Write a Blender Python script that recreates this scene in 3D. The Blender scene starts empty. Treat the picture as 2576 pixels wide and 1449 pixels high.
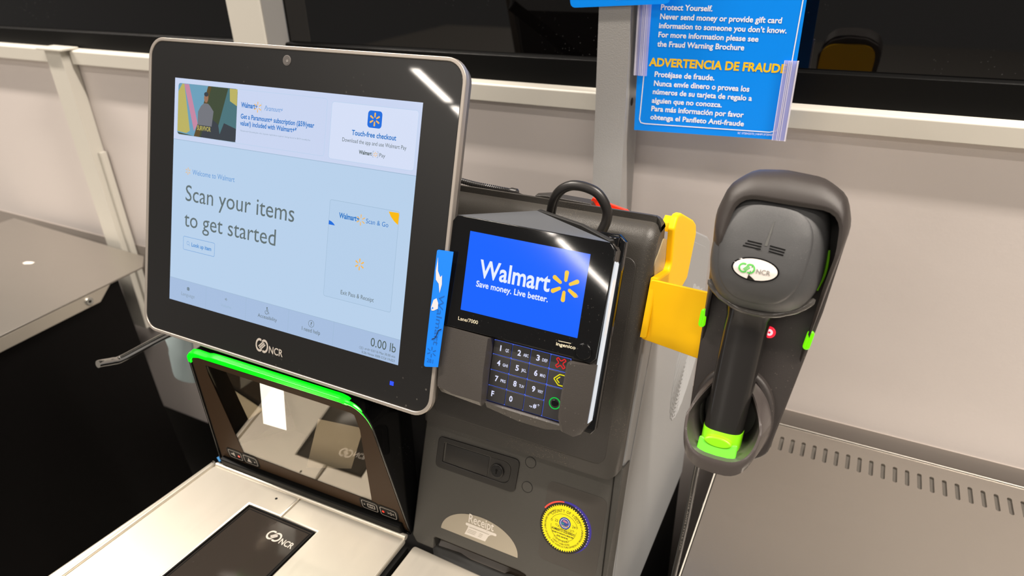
import bpy, bmesh, math, random
from mathutils import Vector, Matrix
random.seed(7)
sc = bpy.context.scene
COL = sc.collection
# ------------------------------------------------------------------ camera, world, lights, exposure
Z0 = 1.22                                     # height of the touch screen's centre above the floor (m)
cam_d = bpy.data.cameras.new('camera'); cam = bpy.data.objects.new('camera', cam_d); COL.objects.link(cam)
cam_d.sensor_fit = 'HORIZONTAL'; cam_d.sensor_width = 36.0
cam_d.lens = 1725.04 / 2576 * 36.0
cam_d.clip_start = 0.02; cam_d.clip_end = 100
cam_d.dof.use_dof = True; cam_d.dof.focus_distance = 0.62; cam_d.dof.aperture_fstop = 7.0
_r = Vector((0.89229828, 0.45097521, -0.02061893)); _d = Vector((0.19521399, -0.42662626, -0.88310902)); _f = Vector((-0.40705685, 0.78397155, -0.46871455))
m3 = Matrix((_r, -_d, -_f)).transposed()
cam.matrix_world = Matrix.Translation((0.48706583, -0.45254696, 0.24368404 + Z0)) @ m3.to_4x4()
sc.camera = cam
sc.view_settings.view_transform = 'Standard'; sc.view_settings.look = 'None'
sc.view_settings.exposure = 0.0; sc.view_settings.gamma = 1.0; sc.view_settings.use_curve_mapping = False
w = bpy.data.worlds.new('world'); sc.world = w; w.use_nodes = True
w.node_tree.nodes['Background'].inputs[0].default_value = (1.0, 0.94, 0.88, 1)
w.node_tree.nodes['Background'].inputs[1].default_value = 0.15

def lamp(x, y, z, sx, sy, power, col=(1.0, 0.905, 0.80)):
    d = bpy.data.lights.new('strip_or_fill_light', 'AREA'); d.shape = 'RECTANGLE'; d.size = sx; d.size_y = sy
    d.energy = power; d.color = col
    o = bpy.data.objects.new('strip_or_fill_light', d); COL.objects.link(o); o.location = (x, y, Z0 + z); return o
CEIL = 3.28
for x in (-2.3, 2.5): lamp(x, -2.3, CEIL, 2.4, 0.14, 48)          # row over the lane
for x in (-2.4, 2.3): lamp(x, -0.22, CEIL, 2.4, 0.14, 278)         # row over the checkouts
for x in (-3.2, 0.2, 3.4): lamp(x, -5.2, CEIL, 2.4, 0.14, 45)      # row further out, added as fill light
lamp(-2.65, 2.4, CEIL, 0.14, 2.0, 70)                              # row behind the window wall
lamp(-4.05, 1.7, CEIL, 0.6, 2.2, 58)  # wide panel added to brighten the left of the steel platter
lamp(-4.95, -7.24, CEIL, 0.14, 1.0, 30)                            # long run of strips receding down the store
lamp(-4.95, -10.4, CEIL, 0.14, 5.0, 150)
lamp(-4.95, -16.2, CEIL, 0.14, 6.0, 190)
lamp(-4.95, -23.0, CEIL, 0.14, 7.0, 220)

# ------------------------------------------------------------------ materials
def lin(c):
    c = c / 255.0
    return c / 12.92 if c <= 0.04045 else ((c + 0.055) / 1.055) ** 2.4
def rgb(*c): return (lin(c[0]), lin(c[1]), lin(c[2]), 1.0)
MATS = {}
def mat(name, col=(128, 128, 128), rough=0.5, metal=0.0, spec=0.5, emit=None, estr=1.0, bump=0.0, bscale=400.0, coat=0.0, var=0.0, vscale=30.0, aniso=0.0, alpha=None, trans=0.0, dust=0.0, dscale=900.0, dcol=(150, 140, 125)):
    if name in MATS: return MATS[name]
    m = bpy.data.materials.new(name); m.use_nodes = True; nt = m.node_tree; b = nt.nodes['Principled BSDF']
    b.inputs['Base Color'].default_value = rgb(*col); b.inputs['Roughness'].default_value = rough
    b.inputs['Metallic'].default_value = metal; b.inputs['Specular IOR Level'].default_value = spec
    b.inputs['Coat Weight'].default_value = coat; b.inputs['Coat Roughness'].default_value = 0.03
    b.inputs['Transmission Weight'].default_value = trans
    if alpha is not None: b.inputs['Alpha'].default_value = alpha
    if emit: b.inputs['Emission Color'].default_value = rgb(*emit); b.inputs['Emission Strength'].default_value = estr
    tc = nt.nodes.new('ShaderNodeTexCoord')
    if bump:
        n = nt.nodes.new('ShaderNodeTexNoise'); n.inputs['Scale'].default_value = bscale; n.inputs['Detail'].default_value = 2
        nt.links.new(tc.outputs['Object'], n.inputs['Vector'])
        bp = nt.nodes.new('ShaderNodeBump'); bp.inputs['Strength'].default_value = bump; bp.inputs['Distance'].default_value = 0.0006
        nt.links.new(n.outputs['Fac'], bp.inputs['Height']); nt.links.new(bp.outputs['Normal'], b.inputs['Normal'])
    col_out = None
    if var:
        n = nt.nodes.new('ShaderNodeTexNoise'); n.inputs['Scale'].default_value = vscale; n.inputs['Detail'].default_value = 4
        nt.links.new(tc.outputs['Object'], n.inputs['Vector'])
        r = nt.nodes.new('ShaderNodeMapRange'); r.inputs['From Min'].default_value = 0.3; r.inputs['From Max'].default_value = 0.7
        r.inputs['To Min'].default_value = max(0.02, rough - var); r.inputs['To Max'].default_value = rough + var
        nt.links.new(n.outputs['Fac'], r.inputs['Value']); nt.links.new(r.outputs['Result'], b.inputs['Roughness'])
    if dust:
        n = nt.nodes.new('ShaderNodeTexVoronoi'); n.inputs['Scale'].default_value = dscale
        nt.links.new(tc.outputs['Object'], n.inputs['Vector'])
        n2 = nt.nodes.new('ShaderNodeTexNoise'); n2.inputs['Scale'].default_value = dscale * 0.03; nt.links.new(tc.outputs['Object'], n2.inputs['Vector'])
        r1 = nt.nodes.new('ShaderNodeMapRange'); r1.inputs['From Min'].default_value = 0.16; r1.inputs['From Max'].default_value = 0.10
        nt.links.new(n.outputs['Distance'], r1.inputs['Value'])
        r2 = nt.nodes.new('ShaderNodeMapRange'); r2.inputs['From Min'].default_value = 0.48; r2.inputs['From Max'].default_value = 0.66; r2.inputs['To Max'].default_value = dust
        nt.links.new(n2.outputs['Fac'], r2.inputs['Value'])
        mu = nt.nodes.new('ShaderNodeMath'); mu.operation = 'MULTIPLY'; nt.links.new(r1.outputs['Result'], mu.inputs[0]); nt.links.new(r2.outputs['Result'], mu.inputs[1])
        mx = nt.nodes.new('ShaderNodeMix'); mx.data_type = 'RGBA'; mx.inputs['A'].default_value = rgb(*col); mx.inputs['B'].default_value = rgb(*dcol)
        nt.links.new(mu.outputs['Value'], mx.inputs['Factor']); nt.links.new(mx.outputs['Result'], b.inputs['Base Color'])
    if aniso:
        b.inputs['Anisotropic'].default_value = aniso
    MATS[name] = m; return m
def emat(name, col, estr=1.0, rough=0.08, spec=0.5, base=(5, 5, 5)):
    return mat(name, base, rough=rough, spec=spec, emit=col, estr=estr)
def brushed(name, col, rough, direction='x', stretch=220.0, metal=1.0):
    if name in MATS: return MATS[name]
    m = mat(name, col, rough=rough, metal=metal); nt = m.node_tree; b = nt.nodes['Principled BSDF']
    tc = nt.nodes['Texture Coordinate'] if 'Texture Coordinate' in nt.nodes else nt.nodes.new('ShaderNodeTexCoord')
    mp = nt.nodes.new('ShaderNodeMapping'); s = (12, stretch, 12) if direction == 'x' else (stretch, 12, 12); mp.inputs['Scale'].default_value = s
    n = nt.nodes.new('ShaderNodeTexNoise'); n.inputs['Scale'].default_value = 1.0; n.inputs['Detail'].default_value = 3
    nt.links.new(tc.outputs['Object'], mp.inputs['Vector']); nt.links.new(mp.outputs['Vector'], n.inputs['Vector'])
    r = nt.nodes.new('ShaderNodeMapRange'); r.inputs['From Min'].default_value = 0.3; r.inputs['From Max'].default_value = 0.7
    r.inputs['To Min'].default_value = rough - 0.008; r.inputs['To Max'].default_value = rough + 0.012
    nt.links.new(n.outputs['Fac'], r.inputs['Value']); nt.links.new(r.outputs['Result'], b.inputs['Roughness'])
    return m
def glass_mat(name, tint, reflect, rough=0.0, ior=1.5):
    """flat pane: tinted see-through mixed with a mirror reflection"""
    if name in MATS: return MATS[name]
    m = bpy.data.materials.new(name); m.use_nodes = True; nt = m.node_tree; nt.nodes.clear()
    out = nt.nodes.new('ShaderNodeOutputMaterial'); mix = nt.nodes.new('ShaderNodeMixShader')
    t = nt.nodes.new('ShaderNodeBsdfTransparent'); t.inputs[0].default_value = (*tint, 1)
    g = nt.nodes.new('ShaderNodeBsdfGlossy'); g.inputs['Roughness'].default_value = rough; g.inputs[0].default_value = (1, 0.97, 0.93, 1)
    lw = nt.nodes.new('ShaderNodeLayerWeight'); lw.inputs['Blend'].default_value = 0.5
    fr = nt.nodes.new('ShaderNodeMath'); fr.operation = 'POWER'; fr.inputs[1].default_value = 4.0; nt.links.new(lw.outputs['Facing'], fr.inputs[0])
    ad = nt.nodes.new('ShaderNodeMath'); ad.operation = 'ADD'; ad.use_clamp = True; ad.inputs[1].default_value = reflect
    nt.links.new(fr.outputs[0], ad.inputs[0]); nt.links.new(ad.outputs[0], mix.inputs[0])
    nt.links.new(t.outputs[0], mix.inputs[1]); nt.links.new(g.outputs[0], mix.inputs[2]); nt.links.new(mix.outputs[0], out.inputs[0])
    MATS[name] = m; return m

M = {}
M['wall'] = mat('wall_paint', (208, 200, 196), 0.55, bump=0.15, bscale=300)
M['rail'] = mat('cream_powder_coat', (206, 202, 192), 0.38, bump=0.05)
M['rubber'] = mat('black_rubber', (5, 5, 5), 0.5, spec=0.15)
M['pane'] = mat('dark_window_glass', (6, 5, 5), 0.02, spec=0.9, dust=0.5, dscale=160, dcol=(90, 90, 90))
M['floor'] = mat('floor_vinyl', (150, 145, 138), 0.4, var=0.1)
M['ceil'] = mat('ceiling_white', (225, 222, 215), 0.8)
M['steelx'] = brushed('brushed_steel_x', (180, 175, 168), 0.34, 'x')
M['steely'] = brushed('brushed_steel_y', (212, 205, 192), 0.34, 'y', metal=0.75)
M['chrome'] = mat('chrome', (210, 210, 208), 0.08, 1.0)
M['bezel'] = mat('black_bezel_glass', (9, 8, 8), 0.36, spec=0.5, coat=0.7, dust=0.55, dscale=140, dcol=(130, 125, 118))
M['rim'] = mat('champagne_metal', (176, 168, 160), 0.38, 0.6)
M['rimdark'] = mat('grey_metal_side', (120, 114, 108), 0.4, 0.6)
M['blk'] = mat('black_textured_plastic', (52, 49, 46), 0.42, bump=0.35, bscale=1600, dust=0.5, dscale=600)
M['blk2'] = mat('charcoal_plastic', (72, 70, 66), 0.46, bump=0.25, bscale=1600, dust=0.3, dscale=300)
M['blkg'] = mat('gloss_black_plastic', (14, 14, 15), 0.04, dust=0.5, dscale=300, dcol=(110, 108, 104))
M['blkm'] = mat('matt_black', (22, 21, 20), 0.6)
M['dusty'] = mat('dusty_black_plastic', (60, 57, 53), 0.40, bump=0.3, bscale=1600, dust=0.9, dscale=900, dcol=(176, 160, 132))
M['reader'] = mat('dark_grey_plastic', (60, 56, 53), 0.45, bump=0.3, bscale=1800, dust=0.7, dscale=260, dcol=(170, 165, 158))
M['grey'] = mat('grey_enclosure', (157, 158, 159), 0.42, bump=0.08)
M['yellow'] = mat('yellow_powder_coat', (255, 196, 0), 0.5, spec=0.25, bump=0.06, bscale=900)
M['cradle'] = mat('graphite_plastic', (58, 53, 51), 0.40, bump=0.25, bscale=3600, dust=0.5, dscale=300)
M['gun'] = mat('soft_black_plastic', (74, 74, 75), 0.40, bump=0.3, bscale=3600, dust=0.45, dscale=500, dcol=(150, 150, 145))
M['gung'] = mat('smooth_black_handle', (34, 32, 31), 0.2, spec=0.8)
M['band'] = mat('grey_bumper', (84, 81, 78), 0.14)
M['lime'] = mat('lime_plastic', (140, 235, 20), 0.35)
M['green'] = mat('bright_green_plastic', (105, 232, 50), 0.32)
M['cable'] = mat('black_cable', (38, 36, 35), 0.35)
M['post'] = mat('silver_paint', (166, 164, 162), 0.42, 0.35, bump=0.3, bscale=700)
M['signblue'] = mat('sign_blue', (0, 142, 255), 0.4, spec=0.2)
M['signwhite'] = mat('sign_white', (250, 250, 252), 0.4)
M['signyel'] = mat('sign_yellow', (255, 205, 0), 0.4)
M['clearp'] = mat('clear_plastic_strip', (214, 212, 252), 0.2, alpha=0.38)
M['clearw'] = mat('clear_plastic_edge', (238, 236, 250), 0.2, alpha=0.75)
M['blueap'] = mat('blue_sticker_vinyl', (0, 122, 236), 0.4)
M['bluedk'] = mat('blue_sticker_print', (8, 92, 180), 0.4)
M['residue'] = mat('paper_residue', (205, 205, 212), 0.8)
M['taupe'] = mat('receipt_label', (176, 166, 148), 0.4)
M['labw'] = mat('label_white_print', (238, 230, 220), 0.45)
M['sealyel'] = mat('seal_yellow', (255, 242, 0), 0.45)
M['sealblk'] = mat('seal_black', (34, 31, 24), 0.4)
M['sealpur'] = mat('seal_purple', (58, 46, 160), 0.4)
M['sealred'] = mat('seal_red', (250, 84, 70), 0.4)
M['ink'] = mat('black_ink', (22, 20, 10), 0.5)
M['lockb'] = mat('lock_black', (38, 36, 34), 0.35)
M['red'] = mat('red_plastic', (250, 60, 28), 0.4)
M['panelblk'] = mat('black_laminate', (4, 3, 3), 0.5, spec=0.2)
M['white'] = mat('white_sticker', (240, 232, 226), 0.35)
M['prtgrey'] = mat('grey_print', (150, 146, 142), 0.5)
M['prtgreen'] = mat('green_print', (90, 196, 90), 0.5)
M['logo'] = mat('silver_print', (176, 168, 160), 0.4)
M['orange'] = mat('foam_bag', (168, 184, 186), 0.35, alpha=0.9)
M['scanglass'] = glass_mat('scanner_window_glass', (0.88, 0.86, 0.82), 0.05, 0.01)
M['hzglass'] = mat('dark_scan_glass', (44, 39, 35), 0.12, dust=0.8, dscale=120, dcol=(120, 118, 115))
M['cavity'] = mat('scanner_interior', (116, 110, 102), 0.4)
M['brown'] = mat('bronze_tint_border', (66, 50, 36), 0.55, spec=0.1)
M['mirror'] = mat('mirror', (200, 196, 186), 0.02, 1.0)
M['tapeb'] = mat('blue_tape', (40, 120, 180), 0.5)
M['clearbk'] = mat('cream_clear_edge', (196, 178, 140), 0.25, alpha=0.7)
# lights and displays
M['ebar'] = emat('green_light_bar', (0, 255, 20), 1.0, base=(0, 120, 10), rough=0.25)
M['eled'] = emat('lime_status_light', (120, 240, 0), 0.9, base=(60, 120, 0), rough=0.2)
M['ered'] = emat('red_status_light', (255, 40, 60), 1.3)
M['eredc'] = emat('red_light_core', (255, 200, 205), 1.3)
M['eblue'] = emat('blue_led', (40, 70, 255), 1.6)
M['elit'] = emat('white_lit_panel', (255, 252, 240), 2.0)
M['ebg'] = emat('screen_background', (180, 204, 230), 1.05)
M['ecard'] = emat('screen_card', (206, 218, 246), 0.95)
M['ecard2'] = emat('screen_card_light', (190, 214, 236), 0.95)
M['eline'] = emat('screen_line', (160, 188, 214), 0.93)
M['estrip'] = emat('screen_nav_strip', (172, 196, 230), 0.93)
M['etb'] = emat('screen_blue_text', (40, 128, 214), 0.85)
M['etlb'] = emat('screen_pale_blue', (100, 158, 222), 0.9)
M['etg'] = emat('screen_grey_text', (104, 118, 120), 0.9)
M['etlg'] = emat('screen_light_grey', (146, 166, 184), 0.9)
M['etk'] = emat('screen_dark_text', (88, 104, 100), 0.85)
M['espk'] = emat('screen_spark', (250, 190, 90), 0.95)
M['eapp'] = emat('screen_app_blue', (30, 112, 226), 0.95)
M['eyel'] = emat('screen_yellow', (255, 190, 10), 0.95)
M['ead1'] = emat('ad_sky', (120, 176, 206), 0.8)
M['ead2'] = emat('ad_pink', (216, 150, 180), 0.8)
M['ead3'] = emat('ad_straw', (206, 196, 110), 0.8)
M['ead4'] = emat('ad_forest', (72, 84, 62), 0.8)
M['ead5'] = emat('ad_brown', (104, 86, 50), 0.8)
M['ead6'] = emat('ad_teal', (84, 128, 136), 0.8)
M['ead7'] = emat('ad_dark', (66, 72, 80), 0.8)
M['ead8'] = emat('ad_grey', (128, 130, 138), 0.8)
M['ead9'] = emat('ad_ochre', (200, 130, 40), 0.8)
M['ead10'] = emat('ad_skin', (170, 124, 98), 0.8)
M['pblue'] = emat('reader_screen_blue', (18, 100, 255), 1.0)
M['pwhite'] = emat('reader_screen_white', (232, 240, 255), 1.0)
M['pyel'] = emat('reader_screen_yellow', (255, 205, 60), 1.0)
M['kblue'] = emat('key_backlight', (90, 120, 255), 0.8)
M['kwhite'] = emat('key_legend', (225, 228, 255), 0.95)
M['kred'] = emat('cancel_legend', (230, 40, 44), 0.9)
M['kyel'] = emat('clear_legend', (235, 225, 20), 0.95)
M['kgrn'] = emat('enter_legend', (20, 190, 70), 0.95)
M['key'] = mat('key_rubber', (46, 45, 46), 0.4)
M['slotlight'] = emat('card_slot_light', (205, 212, 220), 0.85, base=(120, 122, 126))
M['cream'] = mat('reader_legend', (236, 224, 196), 0.4)

# ------------------------------------------------------------------ mesh builder (all in mm)
class Frame:
    def __init__(s, o, ex, ey, ez): s.o = Vector(o); s.x = Vector(ex); s.y = Vector(ey); s.z = Vector(ez)
    def __call__(s, a, b, c): return s.o + s.x * a + s.y * b + s.z * c
    def shift(s, a, b, c, rot=0.0):
        cr, sr = math.cos(rot), math.sin(rot)
        return Frame(s(a, b, c), s.x * cr + s.y * sr, s.y * cr - s.x * sr, s.z)
W_ = Frame((0, 0, 0), (1, 0, 0), (0, 1, 0), (0, 0, 1))
def tilted(o, t, yaw=0.0):
    ex = Vector((math.cos(yaw), math.sin(yaw), 0)); by = Vector((-math.sin(yaw), math.cos(yaw), 0)); z = Vector((0, 0, 1))
    return Frame(o, ex, by * math.sin(t) + z * math.cos(t), -by * math.cos(t) + z * math.sin(t))
T = math.radians(18.4828)
P = tilted((0, 0, 0), T)                                   # plane of the touch screen
K = tilted((271.3, -15.7, -46.9), T + math.radians(1.3))     # face of the card reader
G = tilted((0, -37.5, -337), math.radians(-6), math.radians(1.4))   # upright scanner window
S = Frame((0, 370, 0), (1, 0, 0), (0, 0, 1), (0, -1, 0))   # hanging sign

def rrect(x0, x1, y0, y1, r, n=6):
    pts = []
    for cx, cy, a in ((x1 - r, y1 - r, 0), (x0 + r, y1 - r, 90), (x0 + r, y0 + r, 180), (x1 - r, y0 + r, 270)):
        for k in range(n + 1):
            t = math.radians(a + 90 * k / n); pts.append((cx + r * math.cos(t), cy + r * math.sin(t)))
    return pts
def rpoly(pts, r, n=5):
    """round the corners of a polygon"""
    out = []; N = len(pts)
    for i in range(N):
        p = Vector(pts[i]); a = Vector(pts[i - 1]) - p; b = Vector(pts[(i + 1) % N]) - p
        rr = r[i] if isinstance(r, (list, tuple)) else r
        if rr <= 0: out.append(tuple(p)); continue
        ang = a.angle(b); d = min(rr / math.tan(ang / 2), a.length * .49, b.length * .49)
        p0 = p + a.normalized() * d; p1 = p + b.normalized() * d
        for k in range(n + 1):
            t = k / n; q = p0 * (1 - t) ** 2 + p * 2 * t * (1 - t) + p1 * t * t; out.append((q.x, q.y))
    return out
def inset(pts, d):
    N = len(pts); out = []
    area = sum(pts[i - 1][0] * pts[i][1] - pts[i][0] * pts[i - 1][1] for i in range(N)); sg = 1 if area > 0 else -1
    for i in range(N):
        p = Vector(pts[i]); a = (p - Vector(pts[i - 1])); b = (Vector(pts[(i + 1) % N]) - p)
        if a.length < 1e-9: a = b
        if b.length < 1e-9: b = a
        a.normalize(); b.normalize(); na = Vector((-a.y, a.x)); nb = Vector((-b.y, b.x)); nn = na + nb
        if nn.length < 1e-6: nn = na
        nn.normalize(); k = max(0.5, nn.dot(na)); q = p + nn * (sg * d / k); out.append((q.x, q.y))
    return out
def ellipse(cx, cy, a, b, n=32, a0=0, a1=360):
    full = abs(a1 - a0) >= 360; c = n if full else n + 1
    return [(cx + a * math.cos(math.radians(a0 + (a1 - a0) * k / n)), cy + b * math.sin(math.radians(a0 + (a1 - a0) * k / n))) for k in range(c)]

class MB:
    def __init__(s): s.v = []; s.f = []; s.m = []; s.mats = []
    def mi(s, m):
        if m not in s.mats: s.mats.append(m)
        return s.mats.index(m)
    def add(s, vs, fs, m):
        b = len(s.v); i = s.mi(m); s.v += [Vector(p) for p in vs]
        for f in fs: s.f.append([b + k for k in f]); s.m.append(i)
        return s
    def sheet(s, F, pts, z, m): return s.add([F(x, y, z) for x, y in pts], [list(range(len(pts)))], m)
    def box(s, F, x0, x1, y0, y1, z0, z1, m): return s.prism(F, [(x0, y0), (x1, y0), (x1, y1), (x0, y1)], z0, z1, m)
    def prism(s, F, pts, z0, z1, m, bev=0.0, pts0=None, steps=3):
        """outline from z0 to z1; bev rounds the z1 rim; pts0 = another outline at z0"""
        rings = [[F(x, y, z0) for x, y in (pts0 or pts)]]
        if bev:
            sg = 1 if z1 > z0 else -1
            for k in range(steps + 1):
                t = math.pi / 2 * k / steps; q = inset(pts, bev * (1 - math.cos(t))); z = z1 - sg * bev * (1 - math.sin(t))
                rings.append([F(x, y, z) for x, y in q])
        else: rings.append([F(x, y, z1) for x, y in pts])
        return s.loft(rings, m)
    def loft(s, rings, m, caps=(True, True), closed=True):
        n = len(rings[0]); vs = [p for r in rings for p in r]; fs = []
        for i in range(len(rings) - 1):
            for k in range(n if closed else n - 1):
                fs.append([i * n + k, i * n + (k + 1) % n, (i + 1) * n + (k + 1) % n, (i + 1) * n + k])
        if caps[0]: fs.append(list(range(n))[::-1])
        if caps[1]: fs.append([(len(rings) - 1) * n + k for k in range(n)])
        return s.add(vs, fs, m)
    def ring(s, F, outer, inner, z0, z1, m):
        r = [[F(x, y, z) for x, y in q] for q, z in ((outer, z0), (outer, z1), (inner, z1), (inner, z0), (outer, z0))]
        return s.loft(r, m, (False, False))
    def tube(s, pts, r, m, seg=12, caps=True):
        pts = [Vector(p) for p in pts]; rad = r if isinstance(r, (list, tuple)) else [r] * len(pts)
        rings = []; t0 = (pts[1] - pts[0]).normalized(); up = Vector((0, 0, 1)) if abs(t0.z) < .9 else Vector((1, 0, 0)); nx = t0.cross(up).normalized()
        for i, p in enumerate(pts):
            t = (pts[min(i + 1, len(pts) - 1)] - pts[max(i - 1, 0)]).normalized()
            nx = (nx - t * nx.dot(t)).normalized(); ny = t.cross(nx)
            rings.append([p + (nx * math.cos(2 * math.pi * k / seg) + ny * math.sin(2 * math.pi * k / seg)) * rad[i] for k in range(seg)])
        return s.loft(rings, m, (caps, caps))
    def cyl(s, F, cx, cy, r, z0, z1, m, n=28, bev=0.0): return s.prism(F, ellipse(cx, cy, r, r, n), z0, z1, m, bev)
    def line(s, F, a, b, wd, z, m):
        a = Vector(a); b = Vector(b); d = (b - a).normalized(); nn = Vector((-d.y, d.x)) * wd / 2
        return s.sheet(F, [tuple(a - nn), tuple(b - nn), tuple(b + nn), tuple(a + nn)], z, m)
    def outline(s, F, pts, wd, z, m):
        q = inset(pts, wd); n = len(pts)
        vs = [F(x, y, z) for x, y in pts] + [F(x, y, z) for x, y in q]
        return s.add(vs, [[k, (k + 1) % n, n + (k + 1) % n, n + k] for k in range(n)], m)
    def build(s, name, parent=None, bev=0.0, smooth=35.0, seg=2, recalc=True, subsurf=0, flatcaps=True):
        me = bpy.data.meshes.new(name)
        base = parent['_o'] if parent and '_o' in ORG else None
        o = ORG[parent.name] if parent else None
        vs = [Vector((p.x / 1000, p.y / 1000, p.z / 1000 + Z0)) for p in s.v]
        if o is None:
            lo = [min(p[i] for p in vs) for i in range(3)]; hi = [max(p[i] for p in vs) for i in range(3)]
            o = Vector(((lo[0] + hi[0]) / 2, (lo[1] + hi[1]) / 2, lo[2]))
        me.from_pydata([p - o for p in vs], [], s.f)
        for m in s.mats: me.materials.append(m)
        me.polygons.foreach_set('material_index', s.m)
        if recalc:
            b = bmesh.new(); b.from_mesh(me); bmesh.ops.recalc_face_normals(b, faces=b.faces); b.to_mesh(me); b.free()
        if smooth:
            me.polygons.foreach_set('use_smooth', [True] * len(me.polygons)); me.set_sharp_from_angle(angle=math.radians(smooth))
            if flatcaps:
                ek = {tuple(sorted(e.vertices)): e for e in me.edges}
                for pg in me.polygons:
                    if len(pg.vertices) > 8:
                        for k in pg.edge_keys: ek[tuple(sorted(k))].use_edge_sharp = True
        ob = bpy.data.objects.new(name, me); COL.objects.link(ob)
        ORG[ob.name] = o
        if parent: ob.parent = parent
        else: ob.location = o
        if subsurf:
            md = ob.modifiers.new('subdivision', 'SUBSURF'); md.levels = subsurf; md.render_levels = subsurf
        if bev:
            md = ob.modifiers.new('bevel', 'BEVEL'); md.width = bev / 1000; md.segments = seg; md.limit_method = 'ANGLE'; md.angle_limit = math.radians(40); md.harden_normals = True
        return ob
ORG = {}
def tag(o, label, cat, group=None):
    o['label'] = label; o['category'] = cat
    if group: o['group'] = group
    return o
def struct(o, label=None, cat=None):
    o['kind'] = 'structure'
    if label: o['label'] = label; o['category'] = cat
    return o
def thing(name, label, cat, at, group=None):
    o = bpy.data.objects.new(name, None); COL.objects.link(o); o.empty_display_size = 0.02
    p = Vector((at.x / 1000, at.y / 1000, at.z / 1000 + Z0)); o.location = p; ORG[o.name] = p
    return tag(o, label, cat, group)
def plabel(o, label): o['label'] = label; return o

# ------------------------------------------------------------------ lettering
_cache = {}
def glyphs(s, bold=0.0, res=3):
    k = (s, bold, res)
    if k in _cache: return _cache[k]
    c = bpy.data.curves.new('t', 'FONT'); c.body = s; c.size = 1.0; c.resolution_u = res; c.fill_mode = 'FRONT'; c.offset = bold
    o = bpy.data.objects.new('t', c); COL.objects.link(o)
    dg = bpy.context.evaluated_depsgraph_get(); me = bpy.data.meshes.new_from_object(o.evaluated_get(dg))
    vs = [(v.co.x, v.co.y) for v in me.vertices]; fs = [list(p.vertices) for p in me.polygons]
    COL.objects.unlink(o); bpy.data.objects.remove(o); bpy.data.curves.remove(c); bpy.data.meshes.remove(me)
    _cache[k] = (vs, fs); return vs, fs
_capH = [None]
def cap():
    if _capH[0] is None: _capH[0] = max(y for x, y in glyphs('H')[0])
    return _capH[0]
def txt(mb, F, s, x, y, wd, h, z, m, bold=0.0, rise=0.0, shear=0.0, res=3):
    """s fitted to width wd and capital height h, baseline from (x, y) rising by rise"""
    vs, fs = glyphs(s, bold, res); x0 = min(v[0] for v in vs); x1 = max(v[0] for v in vs)
    sx = wd / (x1 - x0); sy = h / cap()
    mb.add([F(x + (vx - x0) * sx + shear * vy * sy, y + vy * sy + rise * (vx - x0) / (x1 - x0), z) for vx, vy in vs], fs, m)
def txt_c(mb, F, s, cx, y, wd, h, z, m, **k): txt(mb, F, s, cx - wd / 2, y, wd, h, z, m, **k)
def txt_arc(mb, F, s, cx, cy, r, mid, span, h, z, m, inner=False, bold=0.0):
    """letters around a circle; mid, span in degrees, clockwise; inner = read from inside at the bottom"""
    adv = []
    for ch in s:
        if ch == ' ': adv.append(0.32)
        else:
            vs = glyphs(ch, bold, 2)[0]; adv.append(max(v[0] for v in vs) - min(v[0] for v in vs) + 0.09)
    tot = sum(adv); sy = h / cap(); acc = 0
    for ch, a in zip(s, adv):
        if ch != ' ':
            t = (acc + a / 2) / tot - 0.5
            ang = math.radians(mid + span * t) if inner else math.radians(mid - span * t)
            px, py = cx + r * math.cos(ang), cy + r * math.sin(ang)
            rot = ang + math.pi / 2 if inner else ang - math.pi / 2
            vs, fs = glyphs(ch, bold, 2); x0 = min(v[0] for v in vs); x1 = max(v[0] for v in vs)
            sx = abs(math.radians(span)) * r * (a - 0.09) / tot / (x1 - x0)
            L = F.shift(px, py, 0, rot)
            mb.add([L((vx - (x0 + x1) / 2) * sx, vy * sy, z) for vx, vy in vs], fs, m)
        acc += a
def spark(mb, F, cx, cy, r, z, m, th=None):
    """six tapered petals around a centre"""
    th = th or r * 0.24
    for k in range(6):
        L = F.shift(cx, cy, 0, math.radians(90 + 60 * k))
        i0, i1 = r * 0.34, r
        pts = [(i0, -th * .36), (i1 - th * .5, -th * .5)] + [(i1 - th * .5 + th * .5 * math.cos(a), th * .5 * math.sin(a)) for a in (-1.0, -.4, .4, 1.0)] + [(i1 - th * .5, th * .5), (i0, th * .36), (i0 - th * .25, 0)]
        mb.sheet(L, pts, z, m)
def rings_logo(mb, F, x, y, h, z, m, word=None, ww=0, wh=0, mw=None, sx=1.0):
    """two linked open rings with diagonal bars"""
    r = h * 0.42
    for cx, a0, a1 in ((x - r * .62 * sx, 62, 318), (x + r * .62 * sx, 242, 498)):
        o = ellipse(cx, y, r * sx, r, 26, a0, a1); i = ellipse(cx, y, r * .66 * sx, r * .66, 26, a0, a1); n = len(o)
        mb.add([F(a, b, z) for a, b in o] + [F(a, b, z) for a, b in i], [[k, k + 1, n + k + 1, n + k] for k in range(n - 1)], m)
    for k in (-1, 0, 1):
        L = F.shift(x, y, 0, math.radians(45)); mb.sheet(L, [(-r * .62, k * r * .27 - r * .10), (r * .62, k * r * .27 - r * .10), (r * .62, k * r * .27 + r * .10), (-r * .62, k * r * .27 + r * .10)], z, m)
    if word: txt(mb, F, word, x + r * 1.85 * sx, y - wh * .75, ww, wh, z, mw or m, bold=0.015)
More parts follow.
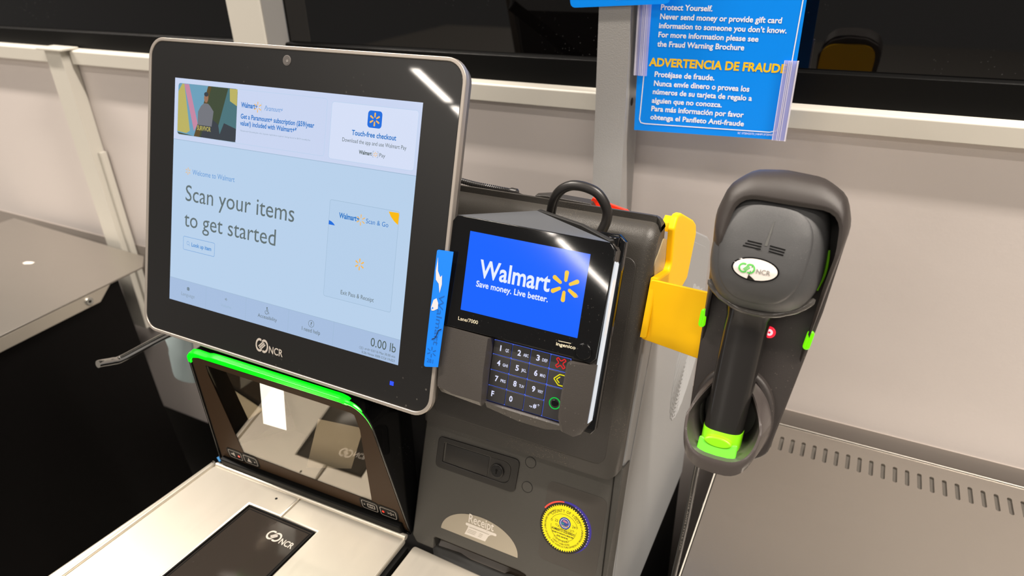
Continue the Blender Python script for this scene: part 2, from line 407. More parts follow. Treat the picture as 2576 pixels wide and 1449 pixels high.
# ================================================================== SETTING
def B(name, F, x0, x1, y0, y1, z0, z1, m, bev=0, parent=None): return MB().box(F, x0, x1, y0, y1, z0, z1, m).build(name, parent, bev=bev)
struct(B('floor', W_, -6000, 6000, -9000, 3000, -1240, -1220, M['floor']))
struct(B('wall_back', W_, -3000, 3000, 435, 450, -1219, 20, M['wall']))
struct(B('wall_band_back', W_, -3000, 3000, 433.6, 435, -480, -388, mat('grey_wall_band', (150, 141, 134), 0.5)))  # thin darker grey band along the back wall at tray height
struct(B('baseboard_front', W_, -3000, 3000, 432.5, 434.9, -1219, -880, M['panelblk']))
# sloping rail line: z at x
def rz(x): return 12 + (x + 1200) * 11.0 / 1840
def rail(name, x0, x1):
    mb = MB(); rings = []
    for x in (x0, x1):
        a = rz(x); h = 27 - 3.5 * (x + 1200) / 1840
        rings.append([W_(x, 420, a), W_(x, 420, a + h - 2), W_(x, 422, a + h), W_(x, 449, a + h + 2), W_(x, 449, a)])
    mb.loft(rings, M['rail']); return struct(mb.build(name, bev=1.0))
rail('trim_1', -3000, -996); rail('trim_2', -946, 3000)
# uprights
def upright(name, x0, x1, y0, y1, z0, z1, m): return struct(B(name, W_, x0, x1, y0, y1, z0, z1, m, bev=1.2))
p = upright('trim_3', -1003, -953, 405, 434, -600, 41, M['rail'])
B('post_cap', W_, -1016, -938, 398, 436, 41, 45, M['rail'], 1, p)
B('cover_strip', W_, -952, -942, 418, 432, -560, -168, M['rail'], 1.5, p)
p = upright('trim_4', -462, -391, 400, 449, -1218, 1100, M['rail'])
g = MB(); g.box(W_, -391, -388.5, 404, 449, -1200, 1100, M['post']); g.build('side_cover', p)
# windows: frame + pane
def window(name, x0, x1):
    mb = MB(); rings = []
    for x in (x0, x1):
        b = rz(x) + 20; t = 72 + (x + 1190) * 14 / 1820
        rings.append([W_(x, 440, b), W_(x, 440, t - 2), W_(x, 443, t), W_(x, 470, t), W_(x, 470, b)])
    mb.loft(rings, M['rubber']); fr = struct(mb.build(name))
    pn = MB(); pn.add([W_(x0, 452, 60), W_(x1, 452, 60), W_(x1, 452, 1100), W_(x0, 452, 1100), W_(x0, 462, 60), W_(x1, 462, 60), W_(x1, 462, 1100), W_(x0, 462, 1100)],
           [[0, 1, 2, 3], [4, 7, 6, 5], [0, 4, 5, 1], [1, 5, 6, 2], [2, 6, 7, 3], [3, 7, 4, 0]], M['pane']); pn.build('glass_pane', fr)
window('window_1', -3000, -463); window('window_2', -390, 187); window('window_3', 228, 3000)

# ---------------- sign post with its two signs
MB().box(W_, 188, 227, 360, 412, -1219, 1100, M['post']).cyl(Frame((227, 384, 45), (0, 1, 0), (0, 0, 1), (1, 0, 0)), 0, 0, 5, 0.1, 0.3, M['blkm']).build('sign_post', bev=1.5)
tag(bpy.data.objects['sign_post'], 'silver painted square metal post standing in front of the wall, behind the card reader', 'post')
sg = thing('warning_sign', 'bright blue bilingual fraud warning sign in white and yellow lettering beside the silver post', 'sign', S(325, 14, 0))
mb = MB(); mb.prism(S, [(236.5, 14), (413.1, 20), (411, 300), (234, 300)], -0.8, 0, M['signblue'])
mb.build('sheet', sg)
mb = MB(); z = 0.25
ln = [(410.5, 300), (407.6, 107), (405.3, 36), (403, 30), (396, 27.7), (250, 23.2), (244.5, 24), (242.6, 28), (243, 35), (244.4, 80), (243, 300)]
for a, b in zip(ln[:-1], ln[1:]): mb.line(S, a, b, 1.1, z, M['signwhite'])
def st(s, x, y, wd, h, m='signwhite', rise=0.5, bold=0.022): txt(mb, S, s, x, y, wd, h, z, M[m], bold=bold, rise=rise, shear=0.03)
st('Protect Yourself.', 258.8, 154.2, 58, 5.7, rise=0)
st('Never send money or provide gift card', 258.8, 144.3, 132, 5.7, rise=0.1)
st('information to someone you don\u2019t know.', 258.3, 134.6, 139, 5.6, rise=0)
st('For more information please see', 258.4, 124.8, 111.3, 5.6, rise=0)
st('the Fraud Warning Brochure', 257.9, 114.4, 98, 5.8, rise=.7)
st('ADVERTENCIA DE FRAUDE', 249.6, 92.2, 153.6, 8.8, 'signyel', 1.6, bold=0.032)
st('Prot\u00e9jase de fraude.', 257.4, 80.1, 70, 5.9, rise=.6)
st('Nunca env\u00ede dinero o provea los', 257.4, 69.6, 110, 6, rise=1.4)
st('n\u00fameros de su tarjeta de regalo a', 256.8, 59.9, 114.8, 5.7, rise=1.3)
st('alguien que no conozca.', 256.4, 49.4, 83, 5.7, rise=1.7)
st('Para m\u00e1s informaci\u00f3n por favor', 256.5, 39.5, 108.6, 6.0, rise=2.2)
st('obtenga el Panfleto Anti-fraude', 256.1, 29.4, 110.6, 5.7, rise=2.3)
st('SC 572042572 | NHM 572042573', 361.1, 22.1, 42.4, 2.2, rise=1.9, bold=0.0)
plabel(mb.build('lettering', sg, smooth=0), 'white and yellow lettering with a white border line')
def holder(x0, x1, zb, zt, nm, skew=0.0):
    mb = MB()
    for a, b, dz in ((0.0, 1.0, 1.6),):
        mb.box(S, x0, x1, zb, zt, 0.6, 1.8, M['clearp'])
    for f in (0.0, 0.34, 0.46, 0.6):
        xx = x0 + (x1 - x0) * f; mb.box(S, xx, xx + 0.7, zb, zt, 1.8, 2.6, M['clearw'])
    mb.box(S, x1 - 0.01 if skew > 0 else x0 - 1.2, x1 + 1.4 if skew > 0 else x0, zb, zt, -1.5, 2.2, M['clearw'])
    return plabel(mb.build('clear_holder_strip', sg), nm)
holder(233.4, 248, 80.3, 300, 'clear ribbed strip at upper left edge', -1); holder(400, 413.2, 19.4, 107, 'clear ribbed strip at lower right edge', 1)
bs = thing('blue_placard', 'blue placard with rounded lower corners crossing the post at the top edge', 'sign', S(212, 155, 10))
L = S.shift(153.5, 154.6, 12, math.radians(3.6))
mb = MB(); mb.prism(L, rpoly([(0, 0), (119.5, 0), (119.5, 180), (0, 180)], [7, 7, 2, 2]), 0, 1.2, M['signblue']); mb.build('board', bs)
mb = MB(); txt(mb, L, '\u00a92016 Walmart Apollo, LLC', 56, 6.4, 40, 2.0, 1.4, M['signwhite']); mb.box(L, 101, 106.5, 7, 8.2, 1.3, 1.5, M['signwhite']); mb.build('fine_print', bs, smooth=0)

# ---------------- bagging tray on the right (brushed deck with a row of ventilation slots)
tr = thing('bagging_tray', 'brushed steel bagging tray with a row of slots along the wall on the right', 'tray', W_(650, 150, -1219))
mb = MB(); pitch = 14.1; x0 = 475 - 4 * pitch; nS = 78; yA, yB = 345, 392
import itertools
for i in range(nS):                                        # each cell: a square of deck with one long hole
    cx = x0 + i * pitch; hw = 2.6; pts = []; outer = []
    for k in range(24):
        t = 2 * math.pi * (k + .5) / 24; c, s_ = math.cos(t), math.sin(t)
        px = cx + hw * c; py = (369 + (15.5 - hw) * (1 if s_ > 0 else -1)) + hw * s_; pts.append((px, py))
        q = max(abs(c), abs(s_)); outer.append((cx + pitch / 2 * c / q, 368.5 + (yB - yA) / 2 * s_ / q))
    cr = [(pitch / 2, (yB - yA) / 2)]
    top = [W_(a, b, -400) for a, b in outer]; inn = [W_(a, b, -400) for a, b in pts]; low = [W_(a, b, -402.5) for a, b in pts]; n = 24
    mb.add(top + inn + low, [[k, (k + 1) % n, n + (k + 1) % n, n + k] for k in range(n)] + [[n + k, n + (k + 1) % n, 2 * n + (k + 1) % n, 2 * n + k] for k in range(n)], M['steelx'])
    for cxn, cyn in itertools.product((-1, 1), (-1, 1)):   # fill the cell's corners
        near = [o for o in outer if (o[0] - cx) * cxn > 0 and (o[1] - 368.5) * cyn > 0]
        a = max(near, key=lambda o: abs(o[0] - cx) * 100 + abs(o[1] - 368.5)); b = max(near, key=lambda o: abs(o[1] - 368.5) * 100 + abs(o[0] - cx))
        mb.add([W_(*a, -400), W_(cx + cxn * pitch / 2, 368.5 + cyn * (yB - yA) / 2, -400), W_(*b, -400)], [[0, 1, 2]], M['steelx'])
xe0, xe1 = x0 - pitch / 2, x0 + (nS - .5) * pitch
def quad(a, b, c, d): mb.add([W_(*a), W_(*b), W_(*c), W_(*d)], [[0, 1, 2, 3]], M['steelx'])
quad((406, yB, -400), (1600, yB, -400), (1600, 410, -400), (406, 410, -400))
quad((406, -300, -400), (1600, -300, -400), (1600, yA, -400), (408, yA, -400))
quad((408, yA, -400), (xe0, yA, -400), (xe0, yB, -400), (406, yB, -400)); quad((xe1, yA, -400), (1600, yA, -400), (1600, yB, -400), (xe1, yB, -400))
mb.build('deck', tr, smooth=0, recalc=False)
mb = MB(); mb.tube([W_(406, 411.5, -399.5), W_(1600, 411.5, -399.9)], 1.3, M['steelx'], 8); mb.box(W_, 406, 1600, 411, 413, -430, -400, M['steelx']); mb.build('back_lip', tr)
mb = MB(); mb.box(W_, 404.5, 406.2, -300, 412, -470, -399.6, M['rail']); mb.build('side_skirt', tr, bev=.5)
mb = MB(); mb.box(W_, 412, 1590, -280, 404, -1219, -425, M['blkm']); mb.build('pedestal', tr)
mb = MB(); mb.box(W_, 410, 1595, 330, 408, -405, -403.2, mat('grey_under_plate', (84, 80, 75), .7, spec=.2)); mb.build('under_plate', tr)
mb = MB(); mb.cyl(Frame((404.4, 232, -425), (0, 1, 0), (0, 0, 1), (-1, 0, 0)), 0, 0, 7, 0, 3, M['chrome'], bev=1); mb.build('bolt', tr)

# ---------------- neighbouring steel table on the left
tb = thing('steel_table', 'brushed steel table with a black side panel at the left edge', 'table', W_(-1070, -100, -1219))
mb = MB(); mb.prism(W_, [(-1346, -900), (-787, -900), (-788, 50), (-801, 347), (-845, 383), (-1346, 400)], -380, -376, M['steelx']); mb.build('top', tb, bev=1.0)
FL = Frame((-786, 0, 0), (-0.044, 1, 0), (0, 0, 1), (-1, -0.044, 0))
mb = MB(); mb.prism(FL, [(-900, -405), (238, -405), (268, -380), (-900, -380)], 0, 2.5, M['steely']); mb.build('side_flange', tb, bev=.6)
mb = MB(); mb.prism(Frame((-810, 0, 0), (0, 1, 0), (0, 0, 1), (1, 0, 0)), [(-880, -1219), (340, -1219), (302, -690), (293, -382), (-880, -382)], -520, 0, M['panelblk']); mb.build('side_panel', tb)
SC = Frame((-795.5, 216, -392), (0, 1, 0), (0, 0, 1), (1, 0.044, 0))
mb = MB(); mb.cyl(SC, 0, 0, 8, 0, 4, M['chrome'], bev=1.5).cyl(SC, 0, 0, 3, 4, 4.4, M['blkm']); mb.build('screw', tb)
mb = MB(); mb.sheet(Frame((-1045.3, 255.1, -375.6), (1, .3, 0), (-.3, 1, 0), (0, 0, 1)), [(-12, -3), (-4, -7), (10, -4), (12, 3), (3, 5), (-9, 4)], 0, M['labw']); plabel(mb.build('paper_fleck', tb), 'white fleck stuck on the steel top')
# ================================================================== TOUCH SCREEN MONITOR
mo = thing('touchscreen_monitor', 'large black touchscreen monitor with a champagne metal rim on the left of the tower', 'monitor', P(0, -157, -20))
out = rrect(-192, 192, -159.5, 156, 20, 9)
mb = MB(); mb.prism(P, inset(out, 1.0), -14, -4, M['rimdark'], pts0=inset(out, 3)); mb.build('side_band', mo)
mb = MB(); mb.ring(P, out, inset(out, 3.6), -5, 0.8, M['rim']); mb.build('rim', mo, bev=.8)
mb = MB(); mb.prism(P, inset(out, 3.6), -4, 0, M['bezel'], bev=.5); mb.build('bezel', mo)
mb = MB(); mb.prism(P, inset(out, 16), -44, -13, M['blkm'], pts0=inset(out, 40)); mb.build('back_cover', mo)
mb = MB(); mb.prism(P, rrect(-60, 60, -140, -40, 12), -85, -40, M['blkm']); mb.build('mount_neck', mo)
mb = MB(); mb.cyl(P, -2.5, 143, 4.8, 0, 0.35, mat('lens_edge', (112, 108, 105), .3)).cyl(P, -2.5, 143, 4.1, 0.3, .6, mat('lens_disc', (92, 88, 86), .25)).cyl(P, -1.6, 142.4, 1.3, .6, .8, mat('lens_centre', (124, 120, 117), .3)); plabel(mb.build('camera_lens', mo), 'small round grey camera lens')
mb = MB(); mb.box(P, 145, 149, -138, -134.2, 0, .4, M['eblue']); plabel(mb.build('power_light', mo), 'small glowing blue square light')
mb = MB(); rings_logo(mb, P, -14.2, -138.2, 17, .25, M['logo'], 'NCR', 18.5, 7.2, sx=.74); plabel(mb.build('logo', mo, smooth=0), 'silver interlinked rings logo with letters')
# ---- the lit display, one mesh
d = MB(); z0, z1, z2, z3 = .15, .22, .29, .36
d.sheet(P, [(-152, -117.3), (152, -117.3), (152, 117.3), (-152, 117.3)], .1, M['ebg'])
d.sheet(P, [(-152, 55.5), (152, 55.5), (152, 117.3), (-152, 117.3)], z0, M['ecard'])
d.line(P, (-152, 55.3), (152, 55.3), .5, z1, M['eline'])
d.sheet(P, rrect(-146.6, 49, 60.4, 112.3, 3), z1, M['ecard']); d.outline(P, rrect(-146.8, 49.2, 60.2, 112.5, 3), .35, z2, M['ebg'])
d.sheet(P, rrect(54.6, 149, 59.2, 110.3, 3), z1, mat('screen_card_white', (5, 5, 5), .08, emit=(218, 228, 252), estr=.95)); d.outline(P, rrect(54.4, 149.2, 59, 110.5, 3), .35, z2, M['ebg'])
# advertisement picture: three plain slanted panels
d.sheet(P, rrect(-146.5, -63.3, 60.9, 112.4, 3), z2, M['ead4'])
d.sheet(P, [(-146.5, 63), (-122, 61), (-103, 112.2), (-144, 112.4), (-146.5, 110)], z3, M['ead1'])
d.sheet(P, [(-138, 112), (-131, 112), (-117, 74), (-122, 66)], z3 + .03, M['ead2']); d.sheet(P, [(-146.4, 104), (-141, 112), (-138, 112), (-128, 66), (-133, 63), (-146.4, 64)], z3 + .03, M['ead3'])
d.sheet(P, [(-122, 61), (-110, 93), (-104, 112), (-99, 112), (-112, 70), (-114, 61)], z3 + .03, M['ead5']); d.sheet(P, [(-112, 61), (-84, 61), (-88, 76), (-104, 84)], z3 + .02, M['ead7'])
d.sheet(P, [(-92, 61), (-63.4, 61), (-63.4, 111.5), (-76, 112)], z3, M['ead6']); d.sheet(P, [(-88, 61.2), (-63.4, 61.2), (-63.4, 74), (-80, 78)], z3 + .03, M['ead7']); d.sheet(P, [(-74, 112), (-63.4, 112), (-63.4, 96), (-73, 100)], z3 + .03, M['ead3'])
d.sheet(P, [(-117, 73), (-97, 73), (-95, 88), (-100, 93), (-103, 95), (-109, 95), (-113, 92), (-117, 86)], z3 + .06, M['ead8']); d.sheet(P, ellipse(-106, 100.5, 3, 4.6, 14), z3 + .06, M['ead10']); d.sheet(P, ellipse(-106, 104, 3.1, 2.2, 12), z3 + .08, M['ead7'])
d.sheet(P, [(-115, 71), (-99, 71), (-100, 75), (-114, 75)], z3 + .05, M['ead7'])
txt(d, P, 'SURVIVOR', -117.5, 67.8, 19.5, 4.4, z3 + .1, M['ead3'], bold=.02)
txt(d, P, 'Walmart', -57.9, 95.7, 18.6, 4.6, z2, M['etb'], bold=.03); txt(d, P, '+', -39, 95.7, 2.6, 4.4, z2, M['etb'], bold=.03); spark(d, P, -36, 97.4, 5.2, z2, M['espk'], 1.0)
d.line(P, (-31, 93), (-31, 102), .25, z2, M['eline']); txt(d, P, 'Paramount+', -27.4, 95.2, 22.5, 4.5, z2, M['etlb'], shear=.35, bold=.0)
txt(d, P, 'Get a Paramount+ subscription ($59/year', -57.8, 84.9, 93.3, 4.4, z2, M['etb'], bold=.022)
txt(d, P, 'value!) included with Walmart+*', -58.2, 78.3, 72.8, 4.4, z2, M['etb'], bold=.022)
txt(d, P, '*Paramount+ Essential plan only. Separate registration required. Savings based on $4.99 monthly fee.', -57.8, 72.4, 89.9, 1.5, z2, M['etlg'], res=1)
d.sheet(P, rrect(95.7, 111.2, 91.3, 106.2, 3), z2, M['eapp']); spark(d, P, 103.4, 98.7, 6, z3, M['espk'], 1.7)
txt(d, P, 'Touch-free checkout', 79.3, 83.0, 48.6, 4.4, z2, M['etb'], bold=.022)
txt(d, P, 'Download the app and use Walmart Pay', 69.1, 76.2, 70.4, 3.5, z2, M['etg'])
txt(d, P, 'Walmart', 88.8, 67.2, 14.3, 3.3, z2, M['etk'], bold=.03); txt(d, P, 'Pay', 111.5, 67.0, 6.4, 3.3, z2, M['etg']); spark(d, P, 107.1, 68.6, 2.4, z2, M['espk'], .6)
for sx, s in ((104.2, 1), (110.0, -1)):
    d.line(P, (sx, 66), (sx, 71.3), .3, z2, M['etlg']); d.line(P, (sx, 66.1), (sx + s * 1.2, 66.1), .3, z2, M['etlg']); d.line(P, (sx, 71.2), (sx + s * 1.2, 71.2), .3, z2, M['etlg'])
spark(d, P, -129, 24.3, 3.9, z1, M['espk'], .8); txt(d, P, 'Welcome to Walmart', -122.4, 21.7, 60.1, 5.2, z1, M['etlb'])
txt(d, P, 'Scan your items', -131.5, -6.6, 149.6, 16.4, z1, M['etg'], rise=.4); txt(d, P, 'to get started', -132.4, -33.8, 128.6, 16.2, z1, M['etg'], rise=.6)
d.outline(P, rrect(-133, -86.2, -59, -44.5, 1.6), .4, z1, M['etlb']); txt(d, P, 'Look up item', -120.4, -53.7, 29.3, 4.0, z1, M['etlb'], bold=.03)
d.outline(P, ellipse(-125.7, -51.2, 2, 2, 20), .35, z1, M['etlb']); d.line(P, (-124.3, -52.6), (-123, -54), .4, z1, M['etlb'])
d.sheet(P, [(-152, -117.3), (152, -117.3), (152, -93.2), (-152, -92.4)], z0, M['estrip']); d.line(P, (-152, -92.4), (152, -93.2), .4, z1, M['eline'])
for x in (-96.3, -38.9, 18.6, 75.4): d.line(P, (x, -93), (x, -117), .35, z1, M['eline'])
txt(d, P, 'Language', -133.5, -109.3, 20.3, 3.7, z1, M['etlg']); txt(d, P, 'Volume', -74, -109.4, 15, 3.2, z1, M['eline']); txt(d, P, 'Accessibility', -21.9, -109.2, 25.7, 3.7, z1, M['etg']); txt(d, P, 'I need help', 36.5, -110, 23, 4, z1, M['etg'])
d.sheet(P, ellipse(-123.2, -100.7, 2, 2, 16), z1, M['etk']); d.line(P, (-125.2, -100.7), (-121.2, -100.7), .3, z2, M['estrip']); d.outline(P, ellipse(-123.2, -100.7, .9, 2, 16), .25, z2, M['estrip'])
d.sheet(P, [(-68.6, -101.3), (-67.6, -101.3), (-66.2, -102.4), (-66.2, -98.8), (-67.6, -99.9), (-68.6, -99.9)], z1, M['etlg']); d.line(P, (-65.2, -99.6), (-65.2, -101.6), .3, z1, M['etlg'])
d.sheet(P, ellipse(-10, -97.6, .8, .8, 12), z1, M['etk']); d.line(P, (-10, -98.3), (-10, -101.4), .6, z1, M['etk']); d.line(P, (-10, -99.6), (-8, -99.6), .5, z1, M['etk']); d.line(P, (-10, -101.4), (-7.9, -101.4), .5, z1, M['etk']); d.line(P, (-7.9, -101.4), (-7, -103.6), .5, z1, M['etk'])
o_ = ellipse(-10.4, -102.2, 2.2, 2.2, 20, 130, 350); i_ = ellipse(-10.4, -102.2, 1.75, 1.75, 20, 130, 350); n = len(o_)
d.add([P(a, b, z1) for a, b in o_] + [P(a, b, z1) for a, b in i_], [[k, k + 1, n + k + 1, n + k] for k in range(n - 1)], M['etk'])
d.outline(P, ellipse(47.8, -101.2, 3.6, 3.6, 24), .4, z1, M['etg']); txt_c(d, P, '?', 47.8, -102.9, 1.9, 3.4, z1, M['etg'], bold=.02)
txt(d, P, '0.00 lb', 119.6, -106.4, 28.4, 8.2, z1, M['etk']); txt(d, P, 'e=d= 0.01 lb Max 30.00 min', 113.5, -111.6, 34.6, 2.2, z1, M['etg'], rise=.3); txt(d, P, '0.2lb Nmax 3000 CC# 19-023', 110.3, -115.6, 37.6, 2.2, z1, M['etg'], rise=.3)
d.outline(P, rrect(107, 112, -112, -109.4, 1.2), .2, z1, M['etg']); txt(d, P, 'III', 108.6, -111.3, 1.8, 1.2, z1, M['etg'])
d.sheet(P, rrect(60.3, 138.4, -70, 21.9, 2), z0, mat('screen_card_blue', (5, 5, 5), .08, emit=(186, 212, 240), estr=.94)); d.outline(P, rrect(60.1, 138.6, -70.3, 22.1, 2), .35, z1, M['eline'])
d.sheet(P, [(60.4, -1.4), (67.9, -1.4), (66, .4), (63.5, 1.8), (60.4, 2.6)], z1, M['eapp']); d.sheet(P, [(126.8, 20.6), (137.6, 20.9), (138.2, 19), (137.9, 10.2), (133.5, 12.8), (129.6, 16.4)], z1, M['eyel'])
txt(d, P, 'Walmart', 71.8, 6.6, 20.4, 4.8, z1, M['etb'], bold=.03); txt(d, P, '+', 92.4, 6.6, 3, 4.6, z1, M['etb'], bold=.03); spark(d, P, 97, 8.3, 5.2, z1, M['espk'], 1.0); txt(d, P, 'Scan & Go', 103, 6.4, 24.7, 4.2, z1, M['etb'])
spark(d, P, 99.6, -32.6, 5.6, z1, M['espk'], 1.5); txt(d, P, 'Exit Pass & Receipt', 80.5, -64.6, 38.4, 4, z1, M['etg'])
plabel(d.build('display', mo, smooth=0, recalc=False), 'lit pale blue display with welcome text and cards')

# ---------------- blue sticker wedged between monitor and card reader
st_ = thing('blue_sticker', 'long blue sticker with torn white patches between the monitor and the card reader', 'sticker', P(190, -110, 4))
F_ = P.shift(0, 0, 3.2)
mb = MB(); mb.prism(F_, rpoly([(181.6, -110.2), (196, -107), (199, -3), (182.8, -3.8), (182.4, -30)], [2, 0, 0, 2, 0]), 0, .5, M['blueap']); mb.build('vinyl', st_)
mb = MB(); mb.sheet(F_, [(184.6, -10), (186, -22), (189, -27), (190.5, -25), (191.3, -33), (189.8, -41), (188, -33), (184.8, -30), (183.8, -22)], .7, M['residue'])
mb.sheet(F_, [(184.6, -48), (187.5, -46), (189.6, -50), (189.8, -55), (186, -57.5), (183.6, -58), (182.8, -55)], .7, M['residue']); mb.sheet(F_, ellipse(184.5, -55.5, .7, 1, 10), .75, M['blueap']); plabel(mb.build('torn_paper', st_, smooth=0), 'torn whitish paper residue')
mb = MB(); L = F_.shift(189.5, -42, .6, math.radians(-91)); txt(mb, L, 'Walmart', 0, 0, 46, 5.5, 0, M['bluedk']); spark(mb, F_, 188, -95, 5, .6, M['bluedk'], 1.1); txt(mb, F_, '281', 184, -105, 6.5, 3.6, .6, M['bluedk']); plabel(mb.build('faded_print', st_, smooth=0), 'faint darker blue printing')
mb = MB(); mb.tube([F_(195.5, -72, .8), F_(192.6, -74, .9), F_(191.6, -78, .9), F_(190, -81.5, .9), F_(187, -83.2, .9)], .3, M['blkm'], 6); mb.build("loose_thread", st_)
# ================================================================== CARD READER
cr = thing('card_reader', 'black card payment terminal with blue screen and keypad mounted on the tower front', 'card reader', K(0, -82, -20))
face = [(-79, 72.5), (-75.5, 77.5), (61.5, 77), (67, 71), (64.8, -16), (61, -21), (45, -19.4), (-74, -19.4), (-78.3, -14.5)]
hous = [(-79, 70), (-76, 77), (62, 77), (67, 70), (66, -72), (61.5, -81), (47, -82.5), (41, -80), (-28, -81), (-71, -81), (-76.2, -76.5)]
mb = MB(); mb.prism(K, hous, -14, -5.5, M['reader'], bev=1); mb.prism(K, inset(face, .3), -6, -1.2, M['blkg']); mb.build('housing', cr)
mb = MB(); mb.prism(K, face, -2, 0, M['blkg'], bev=.7); mb.build('front_glass', cr)
mb = MB(); mb.sheet(K, [(-61, -2.4), (47.2, -2.8), (47.4, 65.4), (-61, 66.2)], .15, M['pblue'])
txt(mb, K, 'Walmart', -47.6, 29.1, 65.2, 14.6, .3, M['pwhite'], bold=.02, rise=.2); txt(mb, K, 'Save money. Live better.', -49, 20.6, 66.6, 5.0, .3, M['pwhite'], bold=.02); spark(mb, K, 30.3, 36.3, 13, .3, M['pyel'], 3.6)
mb.outline(K, ellipse(41.6, 30.4, 1, 1, 14), .25, .3, M['pyel']); txt_c(mb, K, 'R', 41.6, 29.9, .7, 1.0, .3, M['pyel'], res=1)
plabel(mb.build('screen', cr, smooth=0), 'lit blue screen with white lettering and yellow spark')
mb = MB(); txt(mb, K, 'Lane/7000', -62.2, -11.8, 19.4, 3.1, .2, M['cream'], rise=.3); mb.build('model_lettering', cr, smooth=0); mb = MB(); txt(mb, K, 'ingenico', 30.2, -12.6, 16.8, 2.7, .2, M['cream'], bold=.012, rise=.4); mb.line(K, (31.8, -8.6), (42.6, -8.3), .45, .2, M['cream']); mb.build('maker_lettering', cr, smooth=0)
mb = MB(); mb.cyl(K, 54.4, -12.2, 6.6, 0, 1.4, M['blkg'], bev=.6); mb.build('round_button', cr)
mb = MB(); pad = [(-27.4, -76.8), (43.2, -76.8), (43.2, -22.2), (-27.4, -22.2)]
mb.prism(K, [(-28.4, -78), (44, -78), (44, -20.4), (-28.4, -20.4)], -6.2, -5.5, M['blkm']); mb.build('keypad_floor', cr); mb = MB()
mb.prism(K, pad, -5.6, -5.2, M['kblue']); plabel(mb.build('keypad_backlight', cr), 'blue glowing lines between the keys')
cx_ = [-27.4, -9.8, 7.6, 25.2, 42.8]; ry = [-22.2, -34.6, -48.6, -62.6, -76.7]
lab = [['1', 'QZ'], ['2', 'ABC'], ['3', 'DEF'], ['4', 'GHI'], ['5', 'JKL'], ['6', 'MNO'], ['7', 'PRS'], ['8', 'TUV'], ['9', 'WXY'], ['F', ''], ['0', ''], [',', '#*']]
for i, (a, b) in enumerate(lab):
    c, r = i % 3, i // 3; x0, x1, y1, y0 = cx_[c] + .25, cx_[c + 1] - .25, ry[r] - .3, ry[r + 1] + .3
    mb = MB(); mb.prism(K, rrect(x0, x1, y0, y1, .8, 3), -5.3, -4.0, M['key'], bev=.4)
    yc = (y0 + y1) / 2; wd = {'1': 1.1, 'F': 2.6}.get(a, 3.1)
    if a != ',': txt_c(mb, K, a, x0 + (7 if a not in 'F0' else 5.2), yc - 1.9, wd, 4.6, -3.85, M['kwhite'], bold=.03)
    else: txt_c(mb, K, '.,', x0 + 6.6, yc - 1.2, 2.4, 3.6, -3.85, M['kwhite'], bold=.03); txt_c(mb, K, '#', x0 + 10.2, yc - 1.4, 3.2, 3.6, -3.85, M['kwhite'], bold=.03); txt_c(mb, K, '*', x0 + 13.4, yc - 1.2, 1.8, 3.6, -3.85, M['kwhite'], bold=.03)
    if b and a != ',': txt_c(mb, K, b, x0 + 13.3, yc - 1.5, 1.5 * len(b) + .3, 2.5, -3.85, M['kwhite'], bold=.02)
    if a == '5': mb.cyl(K, x0 + 9.7, yc - 1.0, .8, -4, -3.2, M['key'])
    mb.build('key', cr)
def fkey(name, y0, y1): return MB().prism(K, rrect(cx_[3] + .35, cx_[4], y0, y1, .8, 3), -5.3, -4.0, M['key'], bev=.4)
mb = fkey('', ry[1] + .4, ry[0] - .4)
cross = []
for k in range(4):
    for a, b in ((5.4, -1.5), (5.4, 1.5), (1.5, 1.5)):
        an = math.radians(45 + 90 * k); cross.append((35.2 + a * math.cos(an) - b * math.sin(an), -27.6 + a * math.sin(an) + b * math.cos(an)))
mb.outline(K, rpoly(cross, 1.0, 3), .9, -3.85, M['kred']); plabel(mb.build('cancel_key', cr), 'key with a glowing red cross outline')
mb = fkey('', ry[2] + .4, ry[1] - .4); arrow = [(30.4, -41.6), (35.6, -36.6), (41, -36.6), (41, -46.6), (35.6, -46.6)]
mb.outline(K, rpoly(arrow, 1.4, 3), .9, -3.85, M['kyel']); mb.line(K, (36.5, -39), (33.6, -41.6), .9, -3.8, M['kyel']); mb.line(K, (33.6, -41.6), (36.5, -44.2), .9, -3.8, M['kyel']); plabel(mb.build('clear_key', cr), 'key with a glowing yellow arrow')
mb = fkey('', ry[4] + .4, ry[2] - .4); mb.outline(K, ellipse(35.2, -62.2, 5.2, 5.2, 32), 1.0, -3.85, M['kgrn']); mb.cyl(K, 35.2, -62.2, 2.9, -4, -3.3, M['blkg'], bev=.4); plabel(mb.build('enter_key', cr), 'tall key with a glowing green ring')
# raised shields either side of the keypad
def shield(name, rows):
    rings = [[K(*p) for p in r] for r in rows]; mb = MB(); mb.loft(rings, M['reader']); return mb.build(name, cr, smooth=25)
shield('privacy_shield', [[(-77.6, -20, -5.5), (-77.8, -20, -1.5), (-62, -20, 1.0), (-32, -20.5, 4.5), (-29.6, -20.5, 4.2), (-28.2, -20.5, -5.4)],
                          [(-76.6, -55, -5.5), (-76.8, -55, -1.0), (-55, -55, 2.5), (-30, -50, 7), (-28.6, -50, 6.6), (-28.2, -50, -5.4)],
                          [(-75.8, -76, -5.5), (-75.8, -76, -1.5), (-58, -78, 1.5), (-28.2, -76, 7), (-27, -76, 6.6), (-27.2, -76, -5.4)],
                          [(-71.5, -80.5, -5.5), (-71.5, -80.5, -2.5), (-55, -80.5, -.5), (-28, -80, 4), (-27.4, -80, 3.6), (-27.4, -80, -5.4)]])
